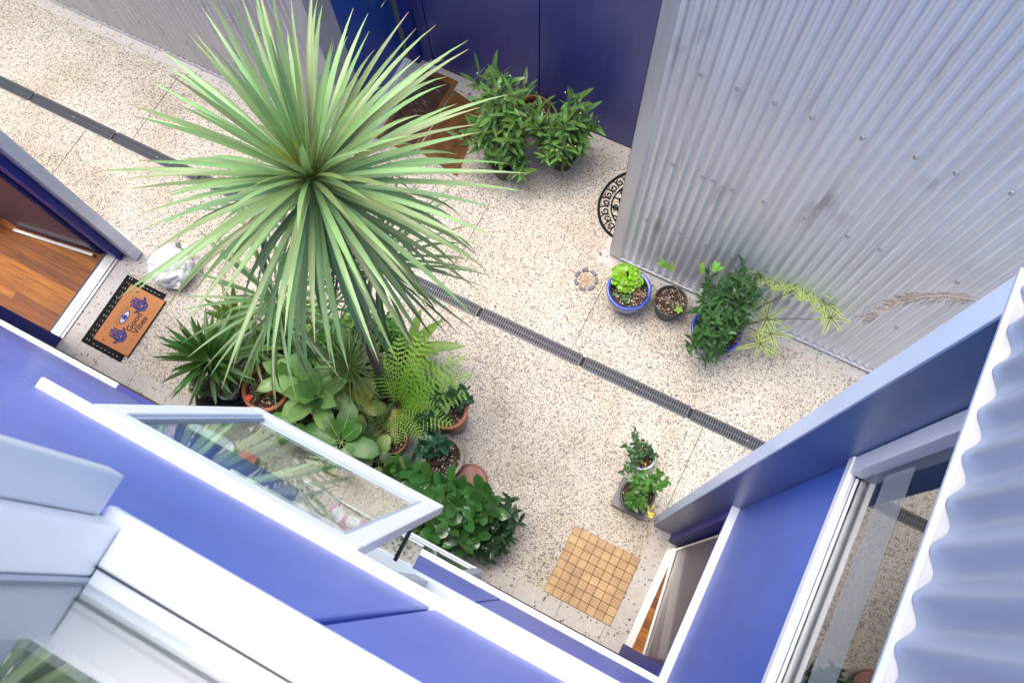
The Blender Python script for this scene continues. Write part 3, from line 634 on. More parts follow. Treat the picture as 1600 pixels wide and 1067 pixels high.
# two worn coir mats in the recess
def worn(name, label, pts, col, col2, h):
    t = thing(name, label, 'doormat', (pts[0][0], pts[0][1], .004)); m_ = MB(); m_.prism(pts, .0045, .0045+h); M = mat(label[:12], col, .95, ns=7, nv=.35, bump=.6, bs=220); m_.build('coir_pad', M, t)
    cx, cy = sum(p[0] for p in pts)/4, sum(p[1] for p in pts)/4
    m_ = MB(); m_.prism([(cx+(p[0]-cx)*.80, cy+(p[1]-cy)*.86) for p in pts], .0045+h+.0002, .0045+h+.002); M2 = mat(label[:12]+' centre', col2, .95, ns=9, nv=.4, bump=.6, bs=220); m_.build('printed_centre', M2, t); return t, cx, cy
t1, cx, cy = worn('coir_doormat', 'dark brown worn coir doormat with faded curly marks, nearest the bright blue door', [(-3.44, 3.18), (-3.01, 3.18), (-3.01, 4.13), (-3.44, 4.13)], (.20, .085, .025), (.065, .034, .025), .014)
m_ = MB(); random.seed(12)
for k in range(14):
    x0, y0 = cx+random.uniform(-.11, .11), 3.62+.028*k+.0*random.random(); 
    m_.tube([(x0-.03, y0, .0215), (x0-.01, y0+.012, .0215), (x0+.012, y0-.004, .0215), (x0+.03, y0+.01, .0215)], .0028, 5)
m_.build('faded_marks', mat('faded pale ink', (.32, .25, .2), .9), t1)
worn('coir_doormat', 'plain ginger brown coir doormat beside the bamboo-leaved plants', [(-2.985, 3.24), (-2.50, 3.16), (-2.62, 3.94), (-3.00, 4.02)], (.17, .08, .022), (.13, .058, .016), .012)

# half-round scrolled rubber mat
sm_ = thing('scroll_mat', 'black half round rubber mat with open scroll pattern at the corner of the corrugated wall', 'doormat', (-.8, 3.62, 0))
CXs, CYs, RAx, RAy = -.795, 3.64, .345, .40
def sp(a, k=1): return (CXs-RAx*k*math.sin(a), CYs-RAy*k*math.cos(a))
m_ = MB()
N = 48
for k0, k1 in ((.93, 1.0), (.60, .635)):
    for i in range(N):
        a, b = math.pi*i/N, math.pi*(i+1)/N
        p = [sp(a, k0), sp(a, k1), sp(b, k1), sp(b, k0)]; m_.prism(p[::-1], .005, .013)
m_.box(CXs, CXs+.012, CYs-RAy, CYs+RAy, .005, .013)
m_.build('rim', DARK, sm_)
m_ = MB()
def spiral(c, r, a0, turns, sg, rad=.0062):
    pts = []
    for i in range(18):
        t = i/17; a = a0+sg*turns*2*math.pi*t; q = r*(1-.72*t); pts.append((c[0]+q*math.cos(a), c[1]+q*math.sin(a), .0095))
    m_.tube(pts, rad, 6)
for i in range(11):
    a = math.pi*(i+.5)/11; c = sp(a, .785); spiral(c, .038, math.atan2(-math.cos(a), -math.sin(a))+(0 if i % 2 else 1.2), 1.15, 1)
    c2 = sp(a+.14, .70); c3 = sp(a+.14, .93); m_.tube([(*c2, .0095), (*sp(a+.19, .8), .0095), (*c3, .0095)], .006, 6)
for (kx, ky, r, sg) in ((.30, .0, .055, 1), (.22, .36, .050, -1), (.22, -.36, .050, 1), (.42, .30, .035, 1), (.42, -.28, .035, -1), (.10, .17, .045, 1), (.10, -.17, .045, -1), (.16, .62, .04, 1), (.16, -.62, .04, -1)):
    spiral((CXs-RAx*kx*1.05, CYs+RAy*ky*.78), r, 1.0+ky*3, 1.3, sg, .0072)
for ky in (-.55, -.3, 0, .3, .55): m_.tube([(CXs, CYs+ky*RAy*.75, .0095), (CXs-RAx*.3, CYs+ky*RAy*.9+.02, .0095), (CXs-RAx*.60*math.cos(ky*1.3), CYs+ky*RAy*.8, .0095)], .006, 6)
m_.build('scrollwork', DARK, sm_)

# ring of small grey paver pieces
RC = P(915.5, 437.5); ring_n = 7
for i in range(ring_n):
    a = 2*math.pi*i/ring_n+.3; c = RC+Vector((.098*math.cos(a), .098*math.sin(a), 0)); t_ = Vector((-math.sin(a), math.cos(a), 0)); r_ = Vector((math.cos(a), math.sin(a), 0))
    pos = ['right end', 'upper right', 'top', 'upper left', 'left', 'lower left', 'lower right']
    m_ = MB(); prof = [(-.033, -.014), (-.02, -.018), (-.012, -.012), (.012, -.012), (.02, -.018), (.033, -.014), (.030, .012), (.012, .017), (-.012, .017), (-.030, .012)]
    m_.prism([((c+t_*u+r_*v).x, (c+t_*u+r_*v).y) for u, v in prof][::1], .001, .022)
    o = m_.build('stone_block', mat('grey stone block', (.16, .17, .19), .8, ns=40, nv=.2), None); bevel(o, .003)
    pp = (c-Vector((0, 0, 0)))
    tag(o, 'grey stone block at the '+pos[i]+' of the small ring on the paving', 'stone block', 'stone blocks laid in a small ring on the paving')
m_ = MB(); random.seed(6)
for k in range(120):
    a, r = random.uniform(0, 6.28), random.uniform(.0, .075); s_ = .003+.003*random.random(); c = RC+Vector((r*math.cos(a), r*math.sin(a), 0)); m_.box(c.x-s_, c.x+s_, c.y-s_, c.y+s_, .0003, .002+s_*.6)
tag(m_.build('sand', mat('orange grit', (.42, .26, .15), .95, island=.3), None), 'loose orange grit inside the ring of stone blocks', 'grit', kind='stuff')

# plastic carrier bag
BAGM = mat('white plastic bag', (.92, .925, .95), .3, spec=.5, trans=.15, ns=6, nv=.04)
bc = P(268, 418, .12); bag = thing('plastic_bag', 'crumpled white plastic carrier bag with magazines by the doormat', 'bag', (bc.x, bc.y, 0))
m_ = MB(); NB, MBk = 72, 36
for j in range(MBk+1):
    v = j/MBk; ph = math.pi*(v-.5)
    for i in range(NB):
        th = 2*math.pi*i/NB; dr = Vector((math.cos(th)*math.cos(ph), math.sin(th)*math.cos(ph), math.sin(ph)))
        nn_ = noise.fractal(dr*2.1+Vector((3, 1, 2)), 1.0, 2.0, 3); rid = 1-abs(noise.noise(dr*4.6+Vector((9, 2, 5))))*2; fine = abs(noise.noise(dr*9+Vector((1, 7, 5))))
        vd = noise.voronoi(dr*2.3+Vector((4, 1, 2)))[0]; v2 = noise.voronoi(dr*5.2+Vector((1, 6, 2)))[0]; r = .93+.08*nn_+.26*(vd[1]-vd[0])*-.6+.30*vd[0]*.6-.10*(v2[1]-v2[0])
        p = Vector((dr.x*.215*r, dr.y*.20*r, .15+dr.z*.155*r)); p.z = max(p.z, .004+.01*abs(nn_))
        m_.v.append(Vector((bc.x, bc.y, 0))+p)
for j in range(MBk):
    for i in range(NB): m_.f.append((j*NB+i, j*NB+(i+1) % NB, (j+1)*NB+(i+1) % NB, (j+1)*NB+i)); m_.sm.append(True)
m_.build('bag_body', BAGM, bag)
m_ = MB()
def sheet(mb, c, ax, ay, nx=10, ny=8, amp=.015, seed=0):
    b = len(mb.v); c, ax, ay = Vector(c), Vector(ax), Vector(ay); nz = ax.cross(ay).normalized()
    for j in range(ny+1):
        for i in range(nx+1):
            u, v = i/nx, j/ny; mb.v.append(c+ax*(u-.5)+ay*(v-.5)+nz*amp*noise.fractal(Vector((u*3+seed, v*3, seed)), 1, 2, 2))
    for j in range(ny):
        for i in range(nx): a = b+j*(nx+1)+i; mb.f.append((a, a+1, a+nx+2, a+nx+1)); mb.sm.append(True)
sheet(m_, (bc.x-.03, bc.y+.13, .17), (.24, .06, .03), (-.03, .16, .02), amp=.05, seed=3); sheet(m_, (bc.x-.10, bc.y+.04, .22), (.08, .10, .05), (-.06, .12, -.06), amp=.04, seed=9)
sheet(m_, (bc.x+.10, bc.y-.10, .16), (.16, .06, .02), (.06, -.14, -.10), amp=.04, seed=14)
m_.build('loose_folds', BAGM, bag)
def card(c, sz, rz, col, nm, z=.2, tilt=.2):
    c = Vector((*c, z)); ax = Vector((math.cos(rz), math.sin(rz), tilt*.5)); ay = Vector((-math.sin(rz), math.cos(rz), -tilt)); m_ = MB(); m_.obox(c-ax*sz[0]/2-ay*sz[1]/2, ax*sz[0], ay*sz[1], (0, 0, .004)); return m_.build(nm, mat(nm, col, .5, ns=16, nv=.3), bag)
card((bc.x+.02, bc.y+.185), (.15, .10), .5, (.72, .70, .70), 'magazine', .205, .15); card((bc.x-.01, bc.y+.20), (.05, .06), .8, (.08, .10, .07), 'magazine_picture', .216, .1)
card((bc.x+.06, bc.y+.175), (.05, .05), .3, (.04, .22, .10), 'magazine_picture', .217, .1); card((bc.x+.0, bc.y+.06), (.055, .06), .3, (.75, .36, .42), 'pink_label', .278, .1)
card((bc.x-.005, bc.y-.03), (.085, .07), .7, (.42, .40, .28), 'food_packet', .262, -.1); card((bc.x+.16, bc.y+.12), (.10, .12), .6, (.52, .52, .56), 'grey_card', .10, .3)
card((bc.x-.03, bc.y+.155), (.03, .03), .5, (.7, .12, .2), 'red_print', .22, .1)

# white edged tray shelf under the first-floor awning sash
sh = part('tray_shelf', w2, AGG, (-.86, -.40, -.108, -.040, 4.33, 4.336))  # gravel surface stands in for gravel reflected in the glass
part('tray_edge', w2, WHITE, (-.86, -.40, -.040, -.034, 4.33, 4.35), (-.86, -.40, -.114, -.108, 4.33, 4.35))
# things on the ground-floor window bench
def rbox(cx, cy, lx, ly, z0, z1, r, M, name, parent, n=8, rz=0):
    pts = []
    for k, (sx, sy) in enumerate(((1, 1), (-1, 1), (-1, -1), (1, -1))):
        for i in range(n+1):
            a = math.pi/2*k+math.pi/2*i/n; x = sx*(lx/2-r)+r*math.cos(a); y = sy*(ly/2-r)+r*math.sin(a); pts.append((cx+x*math.cos(rz)-y*math.sin(rz), cy+x*math.sin(rz)+y*math.cos(rz)))
    m_ = MB().prism(pts, z0, z1); return bevel(m_.build(name, M, parent), .006, 3)
t_ = thing('storage_tub', 'pale blue rounded tub on the bench seen through the open glass sash', 'tub', (-2.64, -.2, 1.1)); PB = mat('pale blue plastic', (.42, .56, .60), .35, ns=6, nv=.08)
rbox(-2.66, -.130, .40, .09, 1.152, 1.23, .04, PB, 'tub_body', t_); rbox(-2.66, -.130, .41, .098, 1.2305, 1.244, .045, mat('pale tub lid', (.55, .66, .70), .3), 'lid', t_)
t_ = thing('red_box', 'small red box beside the pale blue tub behind the glass', 'box', (-2.33, -.2, 1.1)); rbox(-2.34, -.125, .13, .07, 1.152, 1.21, .008, mat('red card', (.42, .035, .05), .5), 'box_body', t_); rbox(-2.34, -.125, .134, .074, 1.2105, 1.218, .008, mat('red card lid', (.55, .09, .10), .5), 'lid', t_)
for k, (x, y, rz, lb) in enumerate(((-.63, -.075, .12, 'pink bottle with white label lying on the white edged tray behind the glass sash'), (-.69, -.08, -.5, 'pink bottle lying aslant under the other bottle on the white edged tray'))):
    t_ = thing('bottle', lb, 'bottle', (x, y, 4.336)); d = Vector((math.cos(rz), math.sin(rz), 0))*.62; c = Vector((x, y, 4.366-.012*k)); PK = mat('pink bottle plastic', (.60, .07, .26), .25, coat=.4)
    MB().tube([c-d*.07, c-d*.068, c-d*.06, c+d*.04, c+d*.06, c+d*.075], [.010, .016, .019, .019, .015, .009], 16).build('bottle_body', PK, t_)
    MB().tube([c+d*.0755, c+d*.10], [.009, .009], 12).build('cap', mat('pink cap', (.65, .2, .38), .4), t_)
    MB().tube([c-d*.045, c+d*.025], [.0196, .0196], 16, cap=False).build('bottle_label', mat('bottle label', (.75, .72, .74), .5), t_)

# ================================================================== POTS AND PLANTS
def pot(parent, c, r, h, M, rim=.016, taper=.72, belly=0, soil=.86, z0=0.004, inner=None, n=44, SM=SOIL):
    c = Vector((c[0], c[1], z0)); prof = [(0, 0), (r*taper*.97, 0), (r*taper, .006)]
    for i in range(1, 8):
        t = i/8; prof.append((r*(taper+(1-taper)*t)+belly*math.sin(math.pi*t*.95), h*t*.9))
    prof += [(r-.002, h*.90), (r+rim*.5, h*.905), (r+rim*.6, h*.93), (r+rim*.55, h*.985), (r+rim*.25, h), (r-rim*.4, h), (r-rim*.6, h*.98), (r*.93-.004, h*.80)]
    o = MB().lathe(c, prof, n).build('pot', M, parent)
    inn = [(r-rim*.62, h*.978), (r*.955-.004, h*.80)]
    if inner: MB().lathe(c, [(r-rim*.66, h*.985), (r*.93-.008, h*.8)], n).build('inner_glaze', inner, parent)
    # uneven soil
    b = MB(); rs = r*.93-.003; rings = 7; b.v.append(c+Vector((0, 0, h*soil+.012)))
    for k in range(1, rings+1):
        for i in range(n):
            a = 2*math.pi*i/n; q = rs*k/rings; z = h*soil+.012*(1-(k/rings)**2)+.008*noise.noise(Vector((q*math.cos(a)*22+c.x, q*math.sin(a)*22+c.y, 1)))
            b.v.append(c+Vector((q*math.cos(a), q*math.sin(a), min(z, h*.97))))
    for i in range(n): b.f.append((0, 1+i, 1+(i+1) % n)); b.sm.append(True)
    for k in range(1, rings):
        for i in range(n): b.f.append((1+(k-1)*n+i, 1+k*n+i, 1+k*n+(i+1) % n, 1+(k-1)*n+(i+1) % n)); b.sm.append(True)
    b.build('soil', SM, parent); return o
def potted(name, label, c, cat='potted plant', group=None): return thing(name, label, cat, (c[0], c[1], .004), group)
U = random.uniform
def rosette(mb, c, n, ln, wd, e0, e1, droop, shape='lance', fold=.25, ns=5, jit=.12, a0=None, wave=0, rb=.02):
    a = U(0, 6) if a0 is None else a0
    for i in range(n):
        t = i/(n-1) if n > 1 else 0; a += 2.39996; e = e0+(e1-e0)*t+U(-.5, .5)*jit; l = ln*U(.84, 1.08)*(.62+.38*min(1, (1-abs(t-.45))+.25))
        b = Vector(c)+Vector((math.cos(a)*rb, math.sin(a)*rb, U(-.01, .01)))
        mb.leaf(b, a+U(-1, 1)*jit, e, l, wd*U(.85, 1.12), droop*U(.6, 1.35)*(.35+.65*(1-max(0, e)/1.57)), ns, fold, shape, twist=U(-.25, .25), wave=wave)
def shrub(lm, smb, base, tips, n_w, ln, wd, shape='lance', droop=.5, fold=.2, e=(.9, -.3), ns=4, rs=.006, along=3, jit=.3):
    """stems from base to the tips; each stem carries whorls of leaves near its end"""
    for tp in tips:
        tp = Vector(tp); b = Vector(base)+Vector((U(-.03, .03), U(-.03, .03), 0)); mid = b.lerp(tp, .5)+Vector((U(-.04, .04), U(-.04, .04), .06))
        pts = [b, b.lerp(mid, .6), mid, mid.lerp(tp, .5), tp]; smb.tube(pts, [rs*1.3, rs*1.15, rs, rs*.8, rs*.5], 6)
        n_l = int(n_w*along*.8)+1; a = U(0, 6.28)
        for i in range(n_l):
            u = 1-(i/n_l)**1.15*.72; q = mid.lerp(tp, (u-.5)*2) if u > .5 else b.lerp(mid, u*2)
            a += 2.4+U(-.5, .5); ee = e[0]+(e[1]-e[0])*(1-u)*1.3+U(-.45, .35)
            lm.leaf(q+Vector((U(-.008, .008), U(-.008, .008), U(-.008, .008))), a, ee, ln*U(.6, 1.12), wd*U(.7, 1.12), droop*U(.3, 1.5), ns, fold, shape, twist=U(-.9, .9))
def blob(c, rx, ry, rz, n, zmin=-1, mind=0):
    out = []
    while len(out) < n:
        v = Vector((U(-1, 1), U(-1, 1), U(zmin, 1)))
        if .35 < v.length < 1: out.append(Vector((c[0]+v.x*rx, c[1]+v.y*ry, c[2]+v.z*rz)))
    return out
STEM = mat('brown stem', (.10, .065, .04), .8, ns=30, nv=.3); GSTEM = mat('green stem', (.09, .13, .035), .6, ns=30, nv=.2)
BARK = mat('grey brown bark', (.22, .17, .125), .9, ns=25, nv=.35, bump=1.0, bs=70)
TERRA = mat('terracotta', (.40, .155, .07), .7, ns=9, nv=.15); TERRAG = mat('glazed red brown pot', (.20, .048, .030), .45, coat=.1, ns=5, nv=.1)
BLACKP = mat('black plastic pot', (.028, .03, .033), .45, ns=8, nv=.15); BLUEP = mat('blue glazed pot', (.035, .055, .22), .18, coat=.8, ns=26, nv=.45); BLUER = mat('blue glazed rim', (.03, .07, .42), .18, coat=.8); GREENI = mat('green inner glaze', (.02, .14, .08), .25, coat=.5)
STONEP = mat('stone coloured pot', (.34, .29, .24), .75, ns=14, nv=.15); GREYB = mat('grey concrete', (.22, .22, .22), .85, ns=12, nv=.15, bump=.2); WHITEP = mat('white plastic pot', (.62, .64, .66), .45)

# ---- the tall cordyline with its big crown
random.seed(21)
HZ = 3.62; HC = P(490, 284, HZ); TB = P(596, 590, .28)
pal = thing('cordyline_palm', 'tall cordyline palm with a big round crown of long narrow pale green leaves', 'palm', (TB.x, TB.y, 0))
pot(pal, (TB.x, TB.y), .19, .30, BLACKP)
m_ = MB(); pts = []; rr = []
for i in range(16):
    t = i/15; q = Vector((TB.x, TB.y, .25)).lerp(HC-Vector((0, 0, .12)), t); q += Vector((.10*math.sin(t*3.1), -.10*math.sin(t*3.1), 0)); pts.append(q); rr.append(.048-.012*t+.003*math.sin(i*2.3))
m_.tube(pts, rr, 14); m_.build('trunk', BARK, pal)
PALML = leaf_tips(mat('pale cordyline leaf', (.215, .335, .125), .38, spec=.5, ns=5, nv=.15, trans=.2, island=.34, hue=.03))
def palm_head(c, n, ln, wd, e_hi, e_lo, droop0, droop1, ax=(0, 0), fold=.35, seg=9, name='leaves', parent=None, M=None):
    mb = MB(); a = U(0, 6)
    for i in range(n):
        t = i/(n-1); a += 2.39996+U(-.1, .1); e = e_hi+(e_lo-e_hi)*t**.9+U(-.13, .13)
        l = ln*(.72+.36*min(1, t*2.4+.1))*U(.80, 1.06); dr = droop0+(droop1-droop0)*t+U(-.22, .30)*(.4+t)
        # tilt of the crown axis
        ea = e+ax[0]*math.cos(a)+ax[1]*math.sin(a)
        b = Vector(c)+Vector((math.cos(a)*.028, math.sin(a)*.028, .10-.26*t))
        mb.leaf(b, a+U(-.06, .06), ea, l, wd*U(.85, 1.1), max(.05, dr), seg, fold, 'strap', twist=U(-.18, .18))
    return mb.build(name, M or PALML, parent)
random.seed(22)
palm_head(HC, 235, .93, .031, 1.40, -1.05, .10, 1.05, ax=(-.02, .10), parent=pal)
m_ = MB(); random.seed(5)
rosette(m_, HC+Vector((0, 0, .06)), 16, .30, .022, 1.5, 1.15, .05, 'lance', .4); m_.build('heart_leaves', leafmat('yellow green heart', (.36, .42, .09), .25), pal)
m_ = MB()
for i in range(26):
    a = U(0, 6.28); z = U(.15, .9); q = pts[-1].lerp(pts[9], z*.7); m_.leaf(q, a, U(-.9, -1.3), U(.3, .55), .02, .25, 4, .3, 'strap')
m_.build('dead_leaves', mat('dry brown leaf', (.22, .13, .07), .8, island=.3), pal)

# ---- two smaller cordylines under it
PALM2 = mat('deeper cordyline leaf', (.10, .20, .065), .4, ns=6, nv=.15, trans=.2, island=.3, hue=.02)
random.seed(31)
def small_cord(label, bpx, hpx, hz, ln, n, potr=.13, seed=1, wd=.026, M=PALM2, e=(1.35, -.7), dr=(.15, .9)):
    random.seed(seed); b = P(*bpx, 0); hc = P(*hpx, hz); t = thing('small_cordyline', label, 'palm', (b.x, b.y, 0)); pot(t, (b.x, b.y), potr, .22, BLACKP)
    m_ = MB(); m_.tube([Vector((b.x, b.y, .2)), Vector((b.x, b.y, .2)).lerp(hc, .4)+Vector((.04, -.03, 0)), Vector((b.x, b.y, .2)).lerp(hc, .8)+Vector((.02, 0, 0)), hc], [.02, .018, .016, .014], 8); m_.build('trunk', BARK, t)
    palm_head(hc, n, ln, wd, e[0], e[1], dr[0], dr[1], parent=t, M=M, seg=6); return t
small_cord('shorter thin-leaved cordyline partly hidden below the right side of the big crown', (560, 520), (585, 405), 2.2, .74, 80, seed=31, wd=.021)
small_cord('shorter cordyline partly hidden below the left side of the big crown', (455, 560), (432, 470), 1.7, .72, 64, seed=33, wd=.026, M=mat('mid cordyline leaf', (.15, .27, .10), .4, ns=6, nv=.15, trans=.2, island=.3, hue=.02))
small_cord('slim cordyline stem with few drooping leaves crossing the drain left of the crown', (430, 540), (404, 335), 2.5, .42, 20, seed=35, wd=.022, potr=.11)

# ---- yucca-like rosette at the left of the group
def rosette_plant(name, label, px, z, n, ln, wd, e0, e1, droop, M, r=.12, h=.2, potm=BLACKP, shape='lance', fold=.25, seed=0, ns=5, trunk=.02, a0=None, wave=0, cat='potted plant', off=(0, 0)):
    random.seed(seed); c = P(px[0], px[1], z); t = potted(name, label, c, cat); pot(t, (c.x+off[0], c.y+off[1]), r, h, potm)
    if z > h+.05: MB().tube([Vector((c.x+off[0], c.y+off[1], h*.8)), Vector((c.x, c.y, z))], [trunk, trunk*.8], 8).build('trunk', BARK, t)
    m_ = MB(); rosette(m_, (c.x, c.y, z), n, ln, wd, e0, e1, droop, shape, fold, ns, a0=a0, wave=wave); m_.build('leaves', M, t); return t
YUC = leafmat('dark yucca leaf', (.045, .125, .022), .12, .35)
rosette_plant('yucca', 'spiky dark green yucca rosette nearest the doormat', (328, 562), .52, 62, .44, .046, 1.35, -.45, .18, YUC, seed=41, fold=.35, h=.26)
BRO = leafmat('bromeliad leaf', (.10, .20, .03), .2, .3)
rosette_plant('bromeliad', 'upright broad-leaved bromeliad at the back left of the pot group', (372, 505), .30, 20, .36, .06, 1.2, .15, .45, BRO, seed=43, shape='strap', fold=.4)
rosette_plant('bromeliad', 'arching strap-leaved bromeliad between the yucca and the palm leaves', (398, 548), .34, 26, .40, .042, 1.1, -.05, .7, leafmat('grey green bromeliad', (.11, .21, .06), .2, .35), seed=44, shape='strap', fold=.4)
AGV = leafmat('soft agave leaf', (.25, .46, .14), .25, .38, island=.18, hue=.01)
def agave(label, px, z, ln, wd, n, seed, a0=None):
    random.seed(seed); c = P(px[0], px[1], z); t = potted('agave', label, c); pot(t, (c.x, c.y), .12, .2, BLACKP); MB().tube([(c.x, c.y, .16), (c.x, c.y, z-.02)], [.028, .03], 10).build('trunk', BARK, t)
    m_ = MB(); rosette(m_, (c.x, c.y, z), n, ln, wd, 1.45, .02, .45, 'obov2', .38, 8, .06, a0=a0); m_.build('leaves', AGV, t); return t
# broad pointed agave blade
_leaf = MB.leaf
def leaf2(s, base, az, el, ln, wd, droop=.6, n=5, fold=.25, shape='lance', twist=0, wave=0):
    if shape != 'obov2': return _leaf(s, base, az, el, ln, wd, droop, n, fold, shape, twist, wave)
    k0 = len(s.v); r = _leaf(s, base, az, el, ln, wd, droop, n, fold, 'strap', twist, wave)
    for i in range(n+1):
        t = i/n; f = (.42+1.0*math.sin(math.pi*min(1, t*.80+.05))**1.3)*(1 if t < .72 else max(0, 1-((t-.72)/.28)**1.7))
        a, m1, b = s.v[k0+3*i], s.v[k0+3*i+1], s.v[k0+3*i+2]; st = (.75+.5*t if t < .5 else 1.0-(t-.5)**1.5*2.75)*(1 if t < 1 else 0); st = max(st, .06)
        s.v[k0+3*i] = m1+(a-m1)*(max(f, .02)/st*.8); s.v[k0+3*i+2] = m1+(b-m1)*(max(f, .02)/st*.8)
    return r
MB.leaf = leaf2
agave('large pale green soft agave with broad pointed leaves, in front of the spiky grass tree', (494, 620), .50, .38, .135, 13, 51, a0=.5)
agave('smaller pale green agave behind and left of the larger agave', (452, 590), .42, .27, .10, 10, 53)
SPK = leafmat('fine spiky leaf', (.13, .235, .055), .2, .4)
rosette_plant('grass_tree', 'fine spiky rosette plant between the agave and the fern', (545, 572), .55, 120, .42, .011, 1.4, -.5, .22, SPK, seed=55, shape='strap', fold=.3, ns=4)

# ---- big glossy-leaved plants along the front
FID = leafmat('glossy broad leaf', (.06, .18, .03), .15, .36, island=.25, spec=.45); VEIN = mat('pale leaf vein', (.38, .48, .16), .5)
def broad(name, label, px, z, leaves, M, seed, potm=BLACKP, wave=.05, r=.13, pc=None):
    random.seed(seed); c = P(px[0], px[1], z); t = potted(name, label, c); pot(t, (c.x, c.y), r, .2, potm); MB().tube([(c.x, c.y, .15), (c.x, c.y, z)], [.012, .008], 8).build('stem', GSTEM, t)
    m_ = MB(); v_ = MB()
    for az, el, ln, wd, st in leaves:
        az = R(az); el = R(el); d = Vector((math.cos(az)*math.cos(el), math.sin(az)*math.cos(el), math.sin(el))); b = Vector((c.x, c.y, z))
        e_ = b+d*st; v_.tube([b, b.lerp(e_, .5)+Vector((0, 0, .005)), e_], [.004, .0035, .003], 5)
        m_.leaf(e_, az, el-.15, ln, wd, .5, 8, .16, 'oval', U(-.2, .2), wave)
        # midrib as a raised pale vein
        p = e_.copy(); pts_ = [p.copy()]
        for i in range(1, 8):
            e2 = el-.15-.5*((i/8)**1.4); p = p+Vector((math.cos(az)*math.cos(e2), math.sin(az)*math.cos(e2), math.sin(e2)))*ln/8; pts_.append(p+Vector((0, 0, .0012)))
        v_.tube(pts_, [.0035]*4+[.0028, .002, .0016, .001], 5)
    m_.build('leaves', M, t); v_.build('leaf_veins', VEIN, t); return t
broad('fiddle_leaf_fig', 'fig with large glossy oval leaves and pale veins beside the window sash corner', (534, 690), .55, [(100, 35, .27, .17, .07), (10, 25, .30, .17, .05), (190, 18, .32, .18, .04), (235, 8, .24, .15, .05), (-40, 12, .22, .14, .06), (60, 45, .20, .13, .05), (-80, 5, .26, .16, .07), (150, 40, .20, .12, .06), (280, -5, .22, .14, .08)], FID, 61)
broad('broadleaf_plant', 'low plant with yellowing broad leaf behind the fig', (560, 640), .36, [(95, 40, .26, .19, .05), (160, 20, .22, .15, .06), (30, 15, .2, .13, .05), (-60, 20, .22, .15, .05)], leafmat('yellow green broad leaf', (.26, .29, .04), .2, .4), 62)
broad('broadleaf_plant', 'low glossy broadleaf plant between the agave and the sash frame', (462, 660), .33, [(80, 30, .17, .12, .03), (200, 20, .2, .14, .03), (-30, 20, .2, .13, .03), (-100, 10, .2, .13, .03), (140, 30, .16, .1, .03)], leafmat('fresh broad leaf', (.09, .24, .03), .2, .3), 63)
broad('broadleaf_plant', 'yellow green broadleaf plant at the foot of the fig next to the grey slab', (592, 722), .34, [(20, 10, .24, .14, .05), (100, 30, .2, .12, .05), (200, 15, .26, .15, .05), (-60, 5, .2, .12, .04), (150, 20, .22, .12, .05)], leafmat('yellow edged leaf', (.17, .26, .05), .2, .4), 64)
LIL = leafmat('broad ginger leaf', (.19, .31, .06), .25, .35)
random.seed(65); c = P(640, 545, .30); t = potted('ginger_plant', 'ginger plant with wide variegated yellow green leaves behind the fern', c); pot(t, c, .12, .2, BLACKP); m_ = MB()
for az, el, ln, wd in ((25, 30, .55, .11), (-12, 12, .62, .07), (60, 45, .45, .10), (95, 50, .42, .09), (5, 50, .4, .09), (140, 40, .42, .09), (40, 65, .3, .07), (-40, 20, .4, .08)): m_.leaf((c.x, c.y, .26), R(az), R(el), ln, wd, .45, 8, .25, 'lance', U(-.3, .3), .05)
m_.build('leaves', LIL, t)

# ---- ferns
def frond(lm, sm2, base, az, el, ln, wd, droop, pn=15, leaflets=5, tip=.12, fat=.50):
    p = Vector(base); side = Vector((-math.sin(az), math.cos(az), 0)); pts_ = [p.copy()]; N_ = pn; st = ln/N_
    for i in range(N_+1):
        t = i/N_; e = el-droop*t**1.3; d = Vector((math.cos(az)*math.cos(e), math.sin(az)*math.cos(e), math.sin(e)))
        if i: p = p+d*st; pts_.append(p.copy())
        if t < tip: continue
        L_ = wd*(math.sin(math.pi*min(1, (t-tip)/(1-tip)*.86+.12))**.9)
        up = d.cross(side)
        for sg in (-1, 1):
            dir_ = (side*sg*.92+d*.42+up*.02).normalized(); dz = -.12
            q0 = p; nl = leaflets if L_ > wd*.3 else 3
            for k in range(1, nl+1):
                u = k/nl; q = q0+dir_*L_*u+Vector((0, 0, dz*L_*u*u)); hw = st*(fat if leaflets > 1 else .34)*(1-u*.70*(leaflets > 1))
                # leaflet pair across the pinna
                a = q-dir_*L_/nl; b = len(lm.v); dd_ = d
                lm.v += [a-dd_*0, a+dir_*L_/nl*.45+dd_*hw, q, a+dir_*L_/nl*.45-dd_*hw]; lm.f += [(b, b+3, b+2, b+1)]; lm.sm.append(False)
    sm2.tube(pts_, [.0032]*(len(pts_)//2)+[.0016]*(len(pts_)-len(pts_)//2), 5)
FERN = leafmat('bright fern frond', (.24, .48, .04), .35, .5, island=.16, hue=.012, nv=.12); FERN2 = leafmat('dark fern frond', (.08, .21, .03), .25, .5, island=.2)
def fern(name, label, px, z, spec, M, seed, r=.13, h=.2, potm=BLACKP, base_off=(0, 0)):
    random.seed(seed); c = P(px[0], px[1], z); t = potted(name, label, c); pot(t, (c.x+base_off[0], c.y+base_off[1]), r, h, potm); lm, s2_ = MB(), MB()
    for az, el, ln, wd, dr in spec: frond(lm, s2_, (c.x, c.y, z), R(az), R(el), ln, wd, dr)
    lm.build('fronds', M, t); s2_.build('frond_stalks', GSTEM, t); return t
